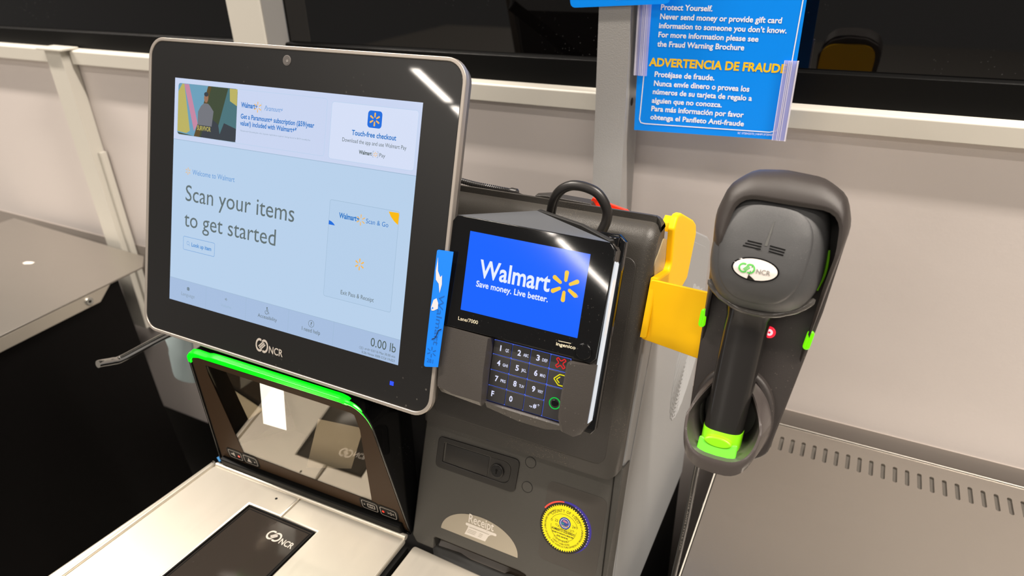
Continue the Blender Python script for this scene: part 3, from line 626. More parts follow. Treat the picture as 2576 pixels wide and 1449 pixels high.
shield('privacy_shield', [[(66.4, -21, -5.5), (66.4, -21, -1.5), (60, -22, 1.0), (46, -22.5, 8.6), (44.6, -22.5, 8.4), (44, -22.5, -5.4)],
                          [(66.2, -50, -5.5), (66.2, -50, -1.0), (60, -50, 3), (45.6, -50, 9.6), (44.0, -50, 9.4), (43.6, -50, -5.4)],
                          [(65.8, -72, -5.5), (65.8, -72, -1.5), (60, -74, 3), (46.4, -68, 9.6), (44.4, -68, 9.2), (43.4, -68, -5.4)],
                          [(61.5, -81.5, -5.5), (61.5, -81.5, -3), (57, -83.5, 1.5), (49.5, -80, 7), (47.2, -79.5, 6.2), (44, -79, -5.4)]])
mb = MB(); mb.loft([[K(*p) for p in r] for r in ([(-28, -77.5, -5.5), (-28, -77.5, -3.0), (-27, -78.6, -1.8), (-26, -83, -4.5), (-26, -82, -8)], [(5, -77.6, -5.5), (5, -77.6, -2.8), (5, -79, -1.6), (5, -87.2, -5), (5, -86, -10)], [(30, -77.6, -5.5), (30, -77.6, -2.8), (30, -79, -1.6), (30, -87, -5), (30, -86, -10)], [(45, -78, -5.5), (45, -78, -3.0), (45, -79, -1.8), (45, -83, -4.5), (45, -82.5, -8)])], M['reader']); mb.build('lower_lip', cr, smooth=25)
# peaked roof, slot light and rear plate
mb = MB(); A, Bq, C, D1, E1 = (-76, 77.4, -.8), (61.4, 77, -.8), (-16, 90, -31), (-76, 40, -13), (61, 40, -13); Fq = (-16, 40, -33)
mb.add([K(*p) for p in (A, Bq, C, D1, E1, Fq)], [[0, 1, 2], [0, 2, 5, 3], [1, 4, 5, 2], [0, 3, 4, 1], [3, 5, 4]], mat('smeared_clear_roof', (84, 86, 90), .2, dust=.6, dscale=300)); mb.build('roof', cr, smooth=0)
mb = MB(); mb.loft([[K(*p) for p in r] for r in ([(-16.5, 90.4, -31.5), (-14, 91.8, -33.5), (-14, 80, -40), (-16, 80, -33)], [(30, 85.2, -16), (32, 86.6, -18), (33, 70, -25), (30, 70, -18)], [(60, 78, -2.5), (63, 79.2, -5), (64, 66, -13), (61, 66, -6)])], M['blkm']); mb.build('roof_lip', cr, bev=.6)
mb = MB(); mb.prism(K, [(66.3, 63), (67.9, 60.5), (66.9, -70), (65.2, -71.5)], -11.5, -3.2, M['slotlight']); plabel(mb.build('slot_light', cr), 'pale lit strip along the card slot')
mb = MB(); mb.prism(K, [(-70, 78), (63, 83), (69.4, 78), (69.4, -79), (66, -84), (-70, -78)], -22, -15.5, M['blkg'], bev=.8); mb.prism(K, [(-60, 60), (50, 60), (50, -40), (-60, -40)], -34, -20, M['blkm']); mb.build('rear_plate', cr)
mb = MB(); mb.cyl(Frame(K(60, 77, -12), (1, 0, 0), tuple(K.z), tuple(K.y)), 0, 0, 5, -3, 4, M['blkg'], bev=1); mb.build('hinge_post', cr)

# black security cable looping over the reader
mb = MB(); pts = [(257, 66, 4), (259.5, 63, 18), (263.5, 61, 33), (270, 60, 42.5), (278, 60, 47.5), (285.5, 60, 48.8), (294, 60, 48), (302.5, 60, 45), (308.5, 60, 38.5), (312.2, 60, 30), (312.3, 59, 22), (309.8, 57, 14), (305, 54, 3)]
def smoothpath(pts, n=5):
    out = []; V = [Vector(p) for p in pts]
    for i in range(len(V) - 1):
        p0, p1, p2, p3 = V[max(i - 1, 0)], V[i], V[i + 1], V[min(i + 2, len(V) - 1)]
        for k in range(n):
            t = k / n; out.append(0.5 * ((2 * p1) + (p2 - p0) * t + (2 * p0 - 5 * p1 + 4 * p2 - p3) * t * t + (3 * p1 - p0 - 3 * p2 + p3) * t ** 3))
    out.append(V[-1]); return out
mb.tube(smoothpath(pts), 4.3, M['cable'], 16); tag(mb.build('security_cable'), 'thick black cable arching in a loop above the card reader', 'cable')
# ================================================================== TOWER
tw = thing('checkout_tower', 'dark grey and black checkout tower holding the card reader, lock and receipt outlet', 'checkout tower', W_(250, 60, -440))
def pn(v, n): p = P(0, v, n); return (p.y, p.z)
prof = [pn(-191, -60), pn(-150, -60), pn(-60, -60), pn(8, -60), (62.5, 0), (66.5, 8), (72, 13.5), (79, 16), (85, 16.5), (85.5, 22), (88, 22), (88.5, 17), (100, 17), (102, 14), (102, -8), pn(-20, -84), pn(-150, -84), pn(-191, -84)]
def side(prof, x, d): return [W_(x, a, b) for a, b in (inset(prof, d) if d else prof)]
mb = MB(); mb.loft([side(prof, 149, 2.5), side(prof, 151, .6), side(prof, 154, 0)] + [side(prof, x, 0) for x in (250, 341, 344.5)] + [side(prof, 347, .8), side(prof, 350, 2.5), side(prof, 352.4, 5), side(prof, 353.6, 7.5)], M['dusty']); mb.build('upper_housing', tw, smooth=50)
mb = MB(); mb.prism(P, rrect(160, 341, -178.5, 11, 9), -61, -59.4, M['blk'], bev=.6); mb.build('face_plate', tw)
# lower access panel
low = [(141, -330), (143.5, -193), (347, -192), (352.6, -337.5), (279, -337.5), (276, -324.5), (269, -323), (170, -323), (167.5, -325), (168.5, -337.5), (147, -337.5)]
mb = MB(); mb.prism(P, rpoly(low, [3, 2, 3, 0, 0, 2, 0, 0, 2, 2, 5], 4), -96, -75, M['blk2'], bev=1.6); mb.build('lower_panel', tw, smooth=50)
mb = MB(); mb.prism(P, [(346.8, -186), (354.6, -184), (356.8, -337.5), (352.6, -337.5)], -100, -78, M['blk2'], bev=1.5); mb.build('edge_trim', tw)
mb = MB(); mb.prism(P, rrect(286, 346, -300, -217, 7), -75.2, -74.85, mat('satin_patch', (70, 66, 62), .32)); mb.build('overlay_patch', tw)
mb = MB(); mb.box(P, 166, 282, -337.5, -318, -125, -96, M['blkm']); mb.build('outlet_cavity', tw)
mb = MB(); mb.loft([[P(*p) for p in r] for r in ([(172, -327, -84), (172, -334, -80), (172, -336, -84)], [(200, -327, -84), (200, -331.5, -79), (200, -336, -84)], [(212, -326, -85), (212, -334, -79), (212, -336, -84)], [(252, -326, -85), (252, -334, -79), (252, -336, -84)], [(258, -326, -84), (258, -329, -79), (258, -336, -84)], [(276, -326, -84), (276, -329, -79), (276, -336, -84)])], mat('clear_lip', (58, 50, 42), .4)); plabel(mb.build('outlet_lip', tw), 'scuffed plastic lip of the receipt outlet')
# latch with lock
lk = [(161, -209), (254.3, -206.4), (252.8, -242.6), (160.4, -243.4)]
mb = MB(); mb.ring(P, rpoly(lk, 6, 6), rpoly([(168.6, -214), (246.5, -212.6), (245, -235.8), (168.4, -235.6)], [1, 8, 10, 1], 6), -76, -73.6, M['lockb']); la = mb.build('latch', tw, bev=.8)
mb = MB(); mb.prism(P, [(168.6, -214), (221.5, -213.4), (221, -235.8), (168.4, -235.6)], -76, -75.2, M['blkm']); mb.prism(P, [(170.6, -215), (221, -214.2), (220.6, -235.4), (170.3, -235.2)], -75.6, -74.4, M['lockb'], bev=.3); mb.build('paddle', la)
mb = MB(); mb.prism(P, rpoly([(222, -213.4), (246, -213), (244.6, -235.8), (221.5, -235.8)], [0, 9, 10, 0], 6), -75.6, -74.4, M['lockb']); mb.build('lock_housing', la)
mb = MB(); mb.cyl(P, 231.2, -225.4, 7.4, -75, -72.6, M['lockb'], bev=.6).cyl(P, 231.2, -225.4, 6.2, -73, -72.2, M['blkg'], bev=.3).box(P, 230.5, 231.9, -228, -222.6, -72.2, -72.1, M['rubber']).cyl(P, 231.2, -224, 1.3, -72.2, -72.08, M['rubber'], 14); mb.build('key_cylinder', la)
for u, v in ((265, -205.8), (265, -231.8)):
    mb = MB(); mb.ring(P, ellipse(u, v, 5.8, 5.8, 28), ellipse(u, v, 5.4, 5.4, 28), -75.4, -74.7, M['blkm']).cyl(P, u, v, 5.3, -75.3, -74.75, M['blk2'], bev=.2); mb.build('round_plug', tw)
# receipt label
mb = MB(); dome = ellipse(220.2, -309.2, 45, 28, 40, 0, 180); mb.prism(P, dome, -75.1, -74.7, M['taupe']); z = -74.6
txt(mb, P, 'Receipt', 206.3, -291, 29.2, 9.4, z, M['labw'], bold=.012)
mb.sheet(P, rrect(203.4, 239.4, -295.4, -292.4, 1.4, 4), z, M['labw']); mb.sheet(P, [(207, -295.2), (236, -295.2), (233, -296), (230.6, -298.4), (227.8, -305.2), (203.4, -305.6), (206, -299)], z, M['labw'])
mb.line(P, (208, -296.1), (231, -296.1), .5, z + .08, M['taupe'])
for k in range(3): mb.line(P, (207.6 - k * .8, -299 - k * 1.7), (217 - k * .8, -299 - k * 1.7), .45, z + .08, M['taupe']); mb.line(P, (220.6 - k * .8, -299 - k * 1.7), (224.6 - k * .8, -299 - k * 1.7), .45, z + .08, M['taupe'])
plabel(mb.build('receipt_label', tw, smooth=0), 'half-round taupe label reading Receipt')
# round seal
sx, sy = 308.4, -260.2; mb = MB(); z = -74.8
mb.sheet(P, ellipse(sx + 1.9, sy + 1.6, 25.6, 26.2, 48), z, M['sealpur'])
mb.sheet(P, ellipse(sx - 1.5, sy + 1.5, 24.6, 25.4, 48, 95, 150) + [(sx, sy)], z + .06, M['sealred'])
mb.sheet(P, ellipse(sx - .2, sy, 24.9, 25.8, 56), z + .12, M['sealblk'])
for k in range(16):
    a = math.radians(70 - k * 6.2); mb.sheet(P, ellipse(sx + 25.1 * math.cos(a), sy + 26 * math.sin(a), .42, .42, 8), z + .16, M['signwhite'])
zig = []
for k in range(120):
    a = 2 * math.pi * k / 120; r = 23.4 if k % 2 else 21.4; zig.append((sx - .4 + r * math.cos(a), sy - .2 + r * 1.035 * math.sin(a)))
mb.add([P(sx, sy, z + .2)] + [P(a, b, z + .2) for a, b in zig], [[0, 1 + k, 1 + (k + 1) % 120] for k in range(120)], M['sealyel'])
zt = z + .3; cx, cy = sx - .4, sy - .2
txt_arc(mb, P, 'COUNTY OF YOLO', cx, cy, 16.2, 90, 108, 3.0, zt, M['ink'])
txt_arc(mb, P, 'CALIFORNIA DEPARTMENT OF FOOD AND AGRICULTURE DIVISION OF MEASUREMENT STANDARDS', cx, cy, 20.0, 270, 296, 1.7, zt, M['ink'], inner=True)
txt_c(mb, P, 'HUMBERTO IZQUIERDO', cx, cy - 4.2, 24, 2.3, zt, M['ink'], bold=.02); txt_c(mb, P, 'SEALER OF WEIGHTS & MEASURES', cx, cy - 7, 22.4, 1.3, zt, M['ink'], bold=.03, res=1); txt_c(mb, P, '(530) 666-8140', cx, cy - 10, 11.8, 1.6, zt, M['ink'], bold=.03, res=1)
txt_c(mb, P, '23', cx - 8.2, cy + 4.4, 3.0, 2.5, zt, M['ink']); txt_c(mb, P, '24', cx + 9.8, cy + 3.6, 3.0, 2.5, zt, M['ink']); txt_c(mb, P, 'SEALER', cx + .6, cy - 1.1, 6, 1.1, zt, M['ink'], res=1)
txt_arc(mb, P, 'DO NOT DETACH', cx, cy, 14.6, 268, 52, 1.6, zt, M['ink'], inner=True); txt_arc(mb, P, 'CORRECT WHEN TESTED', cx, cy, 17.4, 268, 64, 1.6, zt, M['ink'], inner=True)
def arc(r, a0, a1, wd, m, ry=None):
    o = ellipse(cx, cy, r, ry or r, 30, a0, a1); i = ellipse(cx, cy, r - wd, (ry or r) - wd, 30, a0, a1); n = len(o)
    mb.add([P(a, b, zt) for a, b in o] + [P(a, b, zt) for a, b in i], [[k, k + 1, n + k + 1, n + k] for k in range(n - 1)], m)
arc(14.6, 22, 160, .25, M['ink']); arc(13.2, 176, 236, .25, M['ink'], 13); arc(13.2, 244, 292, .25, M['ink'], 13); arc(13.2, 300, 362, .25, M['ink'], 13)
for a, r in ((160, 13.8), (22, 13.8), (236, 13.3), (297, 13.3)):
    mb.outline(P, ellipse(cx + r * math.cos(math.radians(a)), cy + r * math.sin(math.radians(a)), 1.1, 1.0, 12), .25, zt, M['ink'])
mb.outline(P, [(cx - 5.6, cy + .2), (cx - 2.8, cy - 1.4), (cx + 4, cy - 2.0), (cx + 7.6, cy - .4), (cx + 7.6, cy + 1.2), (cx + 4, cy - .3), (cx - 2.6, cy + .3), (cx - 5.6, cy + 1.8)], .2, zt, M['ink'])
mb.outline(P, [(cx - 9, cy + 1.6), (cx - 5.6, cy - .4), (cx - 5, cy + 1.4), (cx - 8, cy + 2.6)], .2, zt, M['ink']); mb.outline(P, [(cx + 11, cy + 0.4), (cx + 7.4, cy - 1.2), (cx + 7.4, cy + .8), (cx + 10, cy + 1.8)], .2, zt, M['ink'])
mb.sheet(P, ellipse(cx + .6, cy + 5.6, 5.9, 6.1, 32), zt + .05, mat('seal_blue', (52, 74, 160), .4)); mb.outline(P, ellipse(cx + .6, cy + 5.6, 4.6, 4.8, 32), .45, zt + .1, M['signwhite'])
mb.sheet(P, [(cx - 2.4, cy + 7), (cx + 3.2, cy + 6), (cx + 3, cy + 7.8), (cx - .6, cy + 9)], zt + .12, mat('seal_pink', (200, 130, 150), .4)); mb.sheet(P, [(cx - 2.6, cy + 4), (cx - .2, cy + 3.8), (cx - .2, cy + 5.6), (cx - 2.6, cy + 5.8)], zt + .12, mat('seal_teal', (50, 150, 150), .4)); mb.sheet(P, [(cx - 3, cy + 2.2), (cx + 2.4, cy + 1.6), (cx + 2.4, cy + 2.8), (cx - 3, cy + 3.4)], zt + .12, mat('seal_tan', (170, 150, 140), .4)); mb.sheet(P, [(cx + 2.6, cy + 1.8), (cx + 4.4, cy + 2.8), (cx + 3.6, cy + 4.4), (cx + 2.8, cy + 4)], zt + .12, mat('seal_ochre', (190, 140, 60), .4))
mb.sheet(P, ellipse(cx - 15.2, cy + 11.2, .3, .3, 8), zt, M['ink']); mb.sheet(P, ellipse(cx + 15.8, cy + 9, .3, .3, 8), zt, M['ink'])
plabel(mb.build('round_seal', tw, smooth=0), 'round yellow and black inspection seal with zigzag edge')
# grey rear enclosure with embossed ripples
X = Frame((0, 0, 0), (0, 1, 0), (0, 0, 1), (1, 0, 0))
gp = [pn(-24, -85), (104, -12), (130, -10), (228, -46), (306, -84), (326, -98), (332, -122), (332, -470), (-8, -470), pn(-332, -97), pn(-193, -97), pn(-192, -85)]
mb = MB(); mb.prism(X, rpoly(gp, [0, 4, 20, 10, 24, 20, 24, 0, 0, 0, 0, 0], 5), 150, 353.4, M['grey'], bev=2.5); mb.build('rear_enclosure', tw, smooth=50)
mb = MB(); q = rpoly([(136, -24), (226, -58), (296, -93), (320, -118), (320, -460), (8, -460), (20, -260), (92, -80)], [10, 10, 20, 24, 4, 4, 4, 10], 5); mb.prism(X, q, 353, 354.2, M['grey'], bev=.5); mb.build('side_skin', tw, smooth=50)
mb = MB()
ax, pe = Vector((.65, .76)), Vector((.76, -.65))
for k in range(15):
    pts = []; t = k / 14; wv = 74 * (1 - t * .82)
    for j in range(64):
        a = math.pi * (j / 63 * 2 - 1) * .5
        q = Vector((208, -282)) + ax * (t * 70 + (1 - math.cos(a)) * (150 - 60 * t) + 1.1 * math.sin(j * 1.7 + k)) + pe * (wv * math.sin(a))
        if q.x < 320 and q.y < -60: pts.append((354.25, q.x, q.y))
    mb.tube(pts, .8, M['grey'], 6)
plabel(mb.build('embossed_ripples', tw), 'raised nested ripple pattern pressed into the grey side')
mb = MB(); mb.prism(X, rpoly([(90, 1), (104, -6), (101, -40), (72, -44), (66, -12), (76, -8)], 6, 4), 353.7, 354.6, M['clearbk']); plabel(mb.build('clear_side_tape', tw), 'cream translucent tape on the side edge')
# base cabinet and counter
cb = thing('checkout_cabinet', 'black cabinet under the scanner and tower', 'cabinet', W_(95, -60, -1219))
mb = MB(); mb.box(W_, -160, 352, -420, 330, -1219, -471, M['panelblk']); mb.build('carcass', cb, bev=2)
ct = thing('steel_counter', 'brushed steel counter strip in front of the receipt outlet, right of the scanner', 'counter', W_(250, -230, -470))
mb = MB(); mb.prism(W_, rpoly([(147.5, -430), (362, -430), (362, -46), (147, -40)], [0, 0, 2, 4]), -470, -344, M['steely'], bev=1.5); mb.build('top', ct)

# ---------------- loose things on top of the tower
mb = MB(); path = smoothpath([(118, 104, 22.5), (140, 98, 23), (165, 93, 22.6), (188, 92, 22.0), (205, 92, 21.4)], 30); n = len(path)
mb.tube(path, [2.6 + .5 * math.sin(i * 2.1) for i in range(n)], M['cable'], 10); mb.tube([(204, 92, 21.4), (206, 92, 21.4), (212, 91.5, 21.2), (213.5, 91.5, 21.1)], [2.6, 3.8, 3.8, 2.2], M['cable'], 12); mb.tube(smoothpath([(213, 91.5, 21), (220, 92.5, 19), (228, 93, 18.6), (236, 92, 20)], 4), .8, M['cable'], 8)
tag(mb.build('coiled_cord'), 'black ribbed coiled cord lying along the top of the tower', 'cord')
tl = thing('tethered_tool', 'flat black tapered tool with a red end resting on top of the tower', 'tool', W_(270, 92, 17.2))
mb = MB(); mb.loft([[W_(x, y, z) for x, y, z in r] for r in ([(232, 89, 17.3), (232, 96, 17.3), (232, 96, 22.5), (232, 89, 22.5)], [(245, 87, 17.3), (245, 98, 17.3), (245, 98, 24.5), (245, 87, 24.5)], [(291, 86.8, 17.3), (291, 99, 17.3), (287, 99, 23), (287, 88, 23)])], M['blk']); mb.build('handle', tl, bev=.8)
mb = MB(); mb.prism(W_, [(287, 91), (322, 90), (318, 99), (287, 99)], 17.3, 19, M['red']); mb.prism(Frame((0, 95, 0), (1, 0, 0), (0, 0, 1), (0, 1, 0)), [(284, 22), (286, 26), (316, 19.5), (322, 17.4), (288, 17.4)], 0, 3, M['red']); plabel(mb.build('red_end', tl, bev=.4), 'bright red end flap')
# ================================================================== YELLOW BRACKET, CRADLE, HAND SCANNER
yb = thing('yellow_bracket', 'bright yellow folded metal bracket on the side of the tower carrying the scanner cradle', 'bracket', W_(370, 90, -90))
sp = [(57, -22), (98, -33), (103, -28), (101, 6), (110, 16), (126, 12), (180, -15), (193, -24), (199, -36), (178, -78), (120, -80), (36.5, -69)]
mb = MB(); mb.prism(X, rpoly(sp, [0, 6, 6, 4, 8, 8, 12, 8, 8, 6, 6, 0], 4), 354.7, 360.5, M['yellow'], bev=2.4); mb.prism(X, rpoly([(108, -2), (113, 6), (122, 9.5), (152, -3), (150, -6), (122, 5.5), (116, 2)], 1, 2), 346, 355.2, M['yellow']); mb.build('side_plate', yb, smooth=50)
mb = MB(); arm = [(354.8, -4), (403, -5.5), (406.5, 86), (488, 88), (484, -10), (476, -60), (440, -66), (354.8, -56)]
mb.prism(P, rpoly(arm, [3, 0, 26, 26, 10, 10, 0, 3], 6), -63.5, -60.2, M['yellow'], bev=.8); mb.build('arm', yb, smooth=50)

cd = thing('scanner_cradle', 'graphite hooded wall cradle with a cup at the bottom and green side lights', 'cradle', P(440, -140, -60))
pl = [(401.5, 66), (403.5, -9), (407, -112), (424, -134), (454, -138), (472, -124), (489.5, -2), (495, 60), (490, 84), (470, 95), (442, 96.5), (418, 90)]
mb = MB(); mb.prism(P, rpoly(pl, [10, 40, 14, 14, 14, 14, 60, 20, 14, 16, 20, 16], 4), -60, -52, M['cradle'], bev=1.6); mb.build('back_plate', cd, smooth=50)
# hood: a tapering wall around the top of the plate
outer = rpoly([(406.2, -52), (403, 64), (409, 84), (424, 96), (446, 98.2), (472, 96), (489, 86), (495.6, 66), (480.4, -52)], [0, 30, 16, 20, 40, 24, 18, 30, 0], 6)
def arclen(q):
    L = [0]
    for a, b in zip(q[:-1], q[1:]): L.append(L[-1] + math.dist(a, b))
    return L
def resample(q, n):
    L = arclen(q); out = []
    for k in range(n):
        s = L[-1] * k / (n - 1); i = max(j for j in range(len(L)) if L[j] <= s + 1e-9); i = min(i, len(q) - 2)
        t = (s - L[i]) / max(1e-9, L[i + 1] - L[i]); out.append((q[i][0] * (1 - t) + q[i + 1][0] * t, q[i][1] * (1 - t) + q[i + 1][1] * t))
    return out
outer = resample(outer, 72)
rim_l = resample(rpoly([(407.2, -52), (412.5, 46), (417.5, 77.5), (489, 75.5), (491.5, 46), (479.4, -52)], [0, 60, 17, 17, 60, 0], 8), 72)
rings = []; lerp = lambda a, b, t: a + (b - a) * t
for (u, v), (ru0, rv0) in zip(outer, rim_l):
    h = max(0.0, min(1.0, (v + 50) / 104)); h = h ** 1.35; nf = -53 + 44 * h
    e = min(1, h * 1.6); ru, rv = lerp(u, ru0, e), lerp(v, rv0, e)
    du, dv = 450 - ru, 30 - rv; L_ = math.hypot(du, dv); iu, iv = ru + du / L_ * 2.4, rv + dv / L_ * 2.4
    bu, bv = lerp(u, 450, .07), lerp(v, 30, .10 if v > 30 else 0)
    rings.append([P(u, v, -54), P(u, v, lerp(-54, nf, .42)), P(lerp(u, ru, .10), lerp(v, rv, .10), lerp(-54, nf, .70)), P(lerp(u, ru, .32), lerp(v, rv, .32), lerp(-54, nf, .87)), P(lerp(u, ru, .66), lerp(v, rv, .66), lerp(-54, nf, .965)), P(lerp(u, ru, .93), lerp(v, rv, .93), nf - .2 * h), P(ru, rv, nf - .4 * h), P(iu, iv, nf - 2.0 * h), P(lerp(iu, bu, .5), lerp(iv, bv, .5), lerp(nf, -54, .5)), P(bu, bv, -54)])
mb = MB(); mb.loft(rings, M['cradle']); mb.build('hood', cd, smooth=50)
# collar and cup
mb = MB(); mb.ring(P, ellipse(440.5, -93, 31, 37, 44), ellipse(440.5, -93, 22, 31, 44), -52.5, -44.5, M['cradle']); mb.build('collar', cd, smooth=50, bev=3)
mb = MB(); rings = []; NC = 48; cuC = 437.6
def cup_rim(ph):                        # egg-shaped rim, ph = 0 at the top (against the plate), pi at the front lip
    c, q = math.cos(ph), math.sin(ph); sgn = 1 if q >= 0 else -1
    hw = 28.6 * (abs(q) ** .55)
    if c > 0: hw = 28.6 * (abs(q) ** .8) * (1 - .24 * c)
    v = -62 - 60.5 * ((1 - c) / 2) ** .8
    f = (-62 - v) / 60.5
    return cuC + sgn * hw, v - (2.2 * (1 - (abs(hw) / 28.6) ** 2) if c < 0 else 0), -45 + 36 * f ** .85
for k in range(NC):
    ph = 2 * math.pi * k / NC; c, q = math.cos(ph), math.sin(ph)
    u, v, n_ = cup_rim(ph)
    bu, bv2 = 440.5 + 31.5 * q, -99 + 39 * c
    dn = max(0.0, -c)
    ic, iv = cuC, -92
    sc_ = lambda f: (ic + (u - ic) * f, iv + (v - iv) * f)
    i1 = sc_(.93); i2 = sc_(.80)
    rings.append([P(bu, bv2, -52), P(bu * .75 + u * .25, bv2 * .8 + v * .2 - 1.5 * dn, -52 + (n_ + 52) * .35), P(bu * .35 + u * .65, bv2 * .45 + v * .55 - 4 * dn, -52 + (n_ + 52) * .78), P(u * .97 + bu * .03, v - 9.5 * dn ** .7, n_ - 1.6 * dn - .6), P(u, v - 2.2 * dn, n_ - .3), P(u - (u - ic) * .012, v, n_), P(i1[0], i1[1] + .3, n_ - .6), P(sc_(.90)[0], sc_(.90)[1], n_ - 5), P(i2[0], i2[1], min(n_ - 8, -40)), P(sc_(.72)[0], sc_(.72)[1], -51.7)])
rings.append(rings[0]); mb.loft(rings, mat('cup_plastic', (74, 68, 66), .2, bump=.1, bscale=1200), (False, False)); mb.add([r[-1] for r in rings[:-1]], [list(range(NC))], M['cradle']); mb.build('cup', cd, smooth=48, flatcaps=False)
for u, a in ((483.8, -.12), (404.6, -.02)):
    L = P.shift(u, -24.5, -47, a); mb = MB(); mb.prism(L, rrect(-2.6, 2.6, -7.5, 7.5, 2.6), -2, 1.6, M['eled'], bev=1.2); plabel(mb.build('side_light', cd), 'lit lime green capsule light')
mb = MB(); mb.cyl(P, 455.4, -25.6, 4.6, -52.4, -51, M['ered'], bev=.6).cyl(P, 455.4, -25.6, 2.6, -51, -50.8, M['eredc']).cyl(P, 455.4, -25.6, .9, -50.8, -50.6, M['ered'], 12); plabel(mb.build('status_light', cd), 'lit round red light')

hs = thing('hand_scanner', 'black handheld barcode scanner with an oval white badge seated in the hooded cradle', 'barcode scanner', P(439, -125, -38))
SEC = [(78.5, 26, -21, -38), (77, 32.5, -16.5, -46), (73.5, 36, -13, -49), (66, 37.6, -10, -50), (54, 39.6, -6.5, -50), (40, 40.4, -4.2, -50), (26, 40.2, -3.6, -49), (14, 37.6, -5.2, -47), (5, 33, -8.5, -46), (-1, 27, -12.5, -46), (-5, 19, -18, -45), (-7, 9, -26, -42)]
HC = 444.5
def ring_at(v, hw, nf, nb, cu=HC, e=2.7, n=40, flat=.22):
    out = []; mid = nf * (1 - .62) + nb * .62
    for k in range(n):
        a = 2 * math.pi * k / n; c, s = math.cos(a), math.sin(a)
        x = hw * (abs(c) ** (2 / e)) * (1 if c >= 0 else -1); hh = (nf - mid) if s >= 0 else (mid - nb)
        y = hh * (abs(s) ** (2 / (e if s > 0 else 2.2))) * (1 if s >= 0 else -1)
        out.append(P(cu + x, v, mid + y))
    return out
mb = MB(); mb.loft([ring_at(*s) for s in SEC], M['gun']); mb.build('head', hs, smooth=60, subsurf=1, flatcaps=False)
def head_n(u, v):
    for a, b in zip(SEC[:-1], SEC[1:]):
        if b[0] <= v <= a[0]:
            t = (a[0] - v) / (a[0] - b[0]); hw, nf, nb = [a[i] + (b[i] - a[i]) * t for i in (1, 2, 3)]; break
    mid = nf * .38 + nb * .62; x = min(.999, abs(u - HC) / hw)
    return mid + (nf - mid) * (1 - x ** 2.7) ** (1 / 2.7)
class Surf:
    def __init__(s, a=(1, 0, 0, 1), o=(0, 0)): s.a = a; s.oo = o
    def __call__(s, x, y, z):
        u = s.oo[0] + s.a[0] * x + s.a[1] * y; v = s.oo[1] + s.a[2] * x + s.a[3] * y
        return P(u, v, head_n(u, v) + z)
    def shift(s, x, y, z, rot=0):
        c, q = math.cos(rot), math.sin(rot); a = s.a
        return Surf((a[0] * c + a[1] * q, -a[0] * q + a[1] * c, a[2] * c + a[3] * q, -a[2] * q + a[3] * c), (s.oo[0] + a[0] * x + a[1] * y, s.oo[1] + a[2] * x + a[3] * y))
SF = Surf()
def patch(mb, cu, cv, a, b, z, m, nr=6, na=36):
    vs = [SF(cu, cv, z)]; fs = []
    for r in range(1, nr + 1):
        for k in range(na): t = 2 * math.pi * k / na; vs.append(SF(cu + a * r / nr * math.cos(t), cv + b * r / nr * math.sin(t), z))
    for k in range(na): fs.append([0, 1 + k, 1 + (k + 1) % na])
    for r in range(nr - 1):
        for k in range(na): b0 = 1 + r * na; b1 = b0 + na; fs.append([b0 + k, b1 + k, b1 + (k + 1) % na, b0 + (k + 1) % na])
    mb.add(vs, fs, m)
def shell(mb, cu, cv, a, b, e, m, na=48):
    vs = []; fs = []; prof = [(1.0, -.5), (.985, .55), (.95, .8), (.8, .85), (.6, .85), (.4, .85), (.2, .85)]
    for f, z in prof:
        for k in range(na):
            t = 2 * math.pi * k / na; c, q = math.cos(t), math.sin(t)
            x = abs(c) ** (2 / e) * (1 if c >= 0 else -1); y = abs(q) ** (2 / e) * (1 if q >= 0 else -1)
            vs.append(SF(cu + a * f * x * (1 + .10 * f * y), cv + b * f * y, z))
    for r in range(len(prof) - 1):
        for k in range(na): fs.append([r * na + k, r * na + (k + 1) % na, (r + 1) * na + (k + 1) % na, (r + 1) * na + k])
    fs.append([(len(prof) - 1) * na + k for k in range(na)]); mb.add(vs, fs, m)
mb = MB(); shell(mb, 442.6, 37, 31, 36, 2.7, M['gun']); mb.build('top_shell', hs, smooth=50, flatcaps=False)
_c = Surf.__call__
Surf.__call__ = lambda s, x, y, z: _c(s, x, y, z + .85)
mb = MB(); bx, bv_ = 440.4, 26.4
patch(mb, bx, bv_, 16.4, 8.6, .25, M['blkg']); patch(mb, bx, bv_, 15.2, 7.6, .5, M['white'])
rings_logo(mb, SF, bx - 5.6, bv_, 8.6, .7, M['prtgreen'], 'NCR', 9.6, 3.3, M['prtgrey'])
mb.add([SF(*p) for p in [(bx - 3.6, bv_ - 4.2, .75), (bx + 1.4, bv_ - 7.6, .75), (bx - 2.2, bv_ - 7.9, .75), (bx - 4.2, bv_ - 7.2, .75)]], [[0, 1, 2, 3]], M['ink'])
mb.add([SF(*p) for p in [(bx - 3.6, bv_ - 4.2, .75), (bx - 1.9, bv_ + 3.4, .75), (bx - 1.6, bv_ + 3.4, .75), (bx - 3.0, bv_ - 4.2, .75)]], [[0, 1, 2, 3]], M['ink'])
plabel(mb.build('badge', hs, smooth=0), 'oval white badge with green rings logo, torn at the bottom')
mb = MB()
for k in range(3):
    mb.line(SF, (431.5 - k * 1.2, 45.6 - k * 1.9), (441.6, 44.9 - k * 1.9), .9, .35, M['rubber']); mb.line(SF, (447, 44.6 - k * 1.9), (457.6 - k * .3, 43.4 - k * 1.9), .9, .35, M['rubber'])
mb.build('vent_slits', hs, smooth=0)
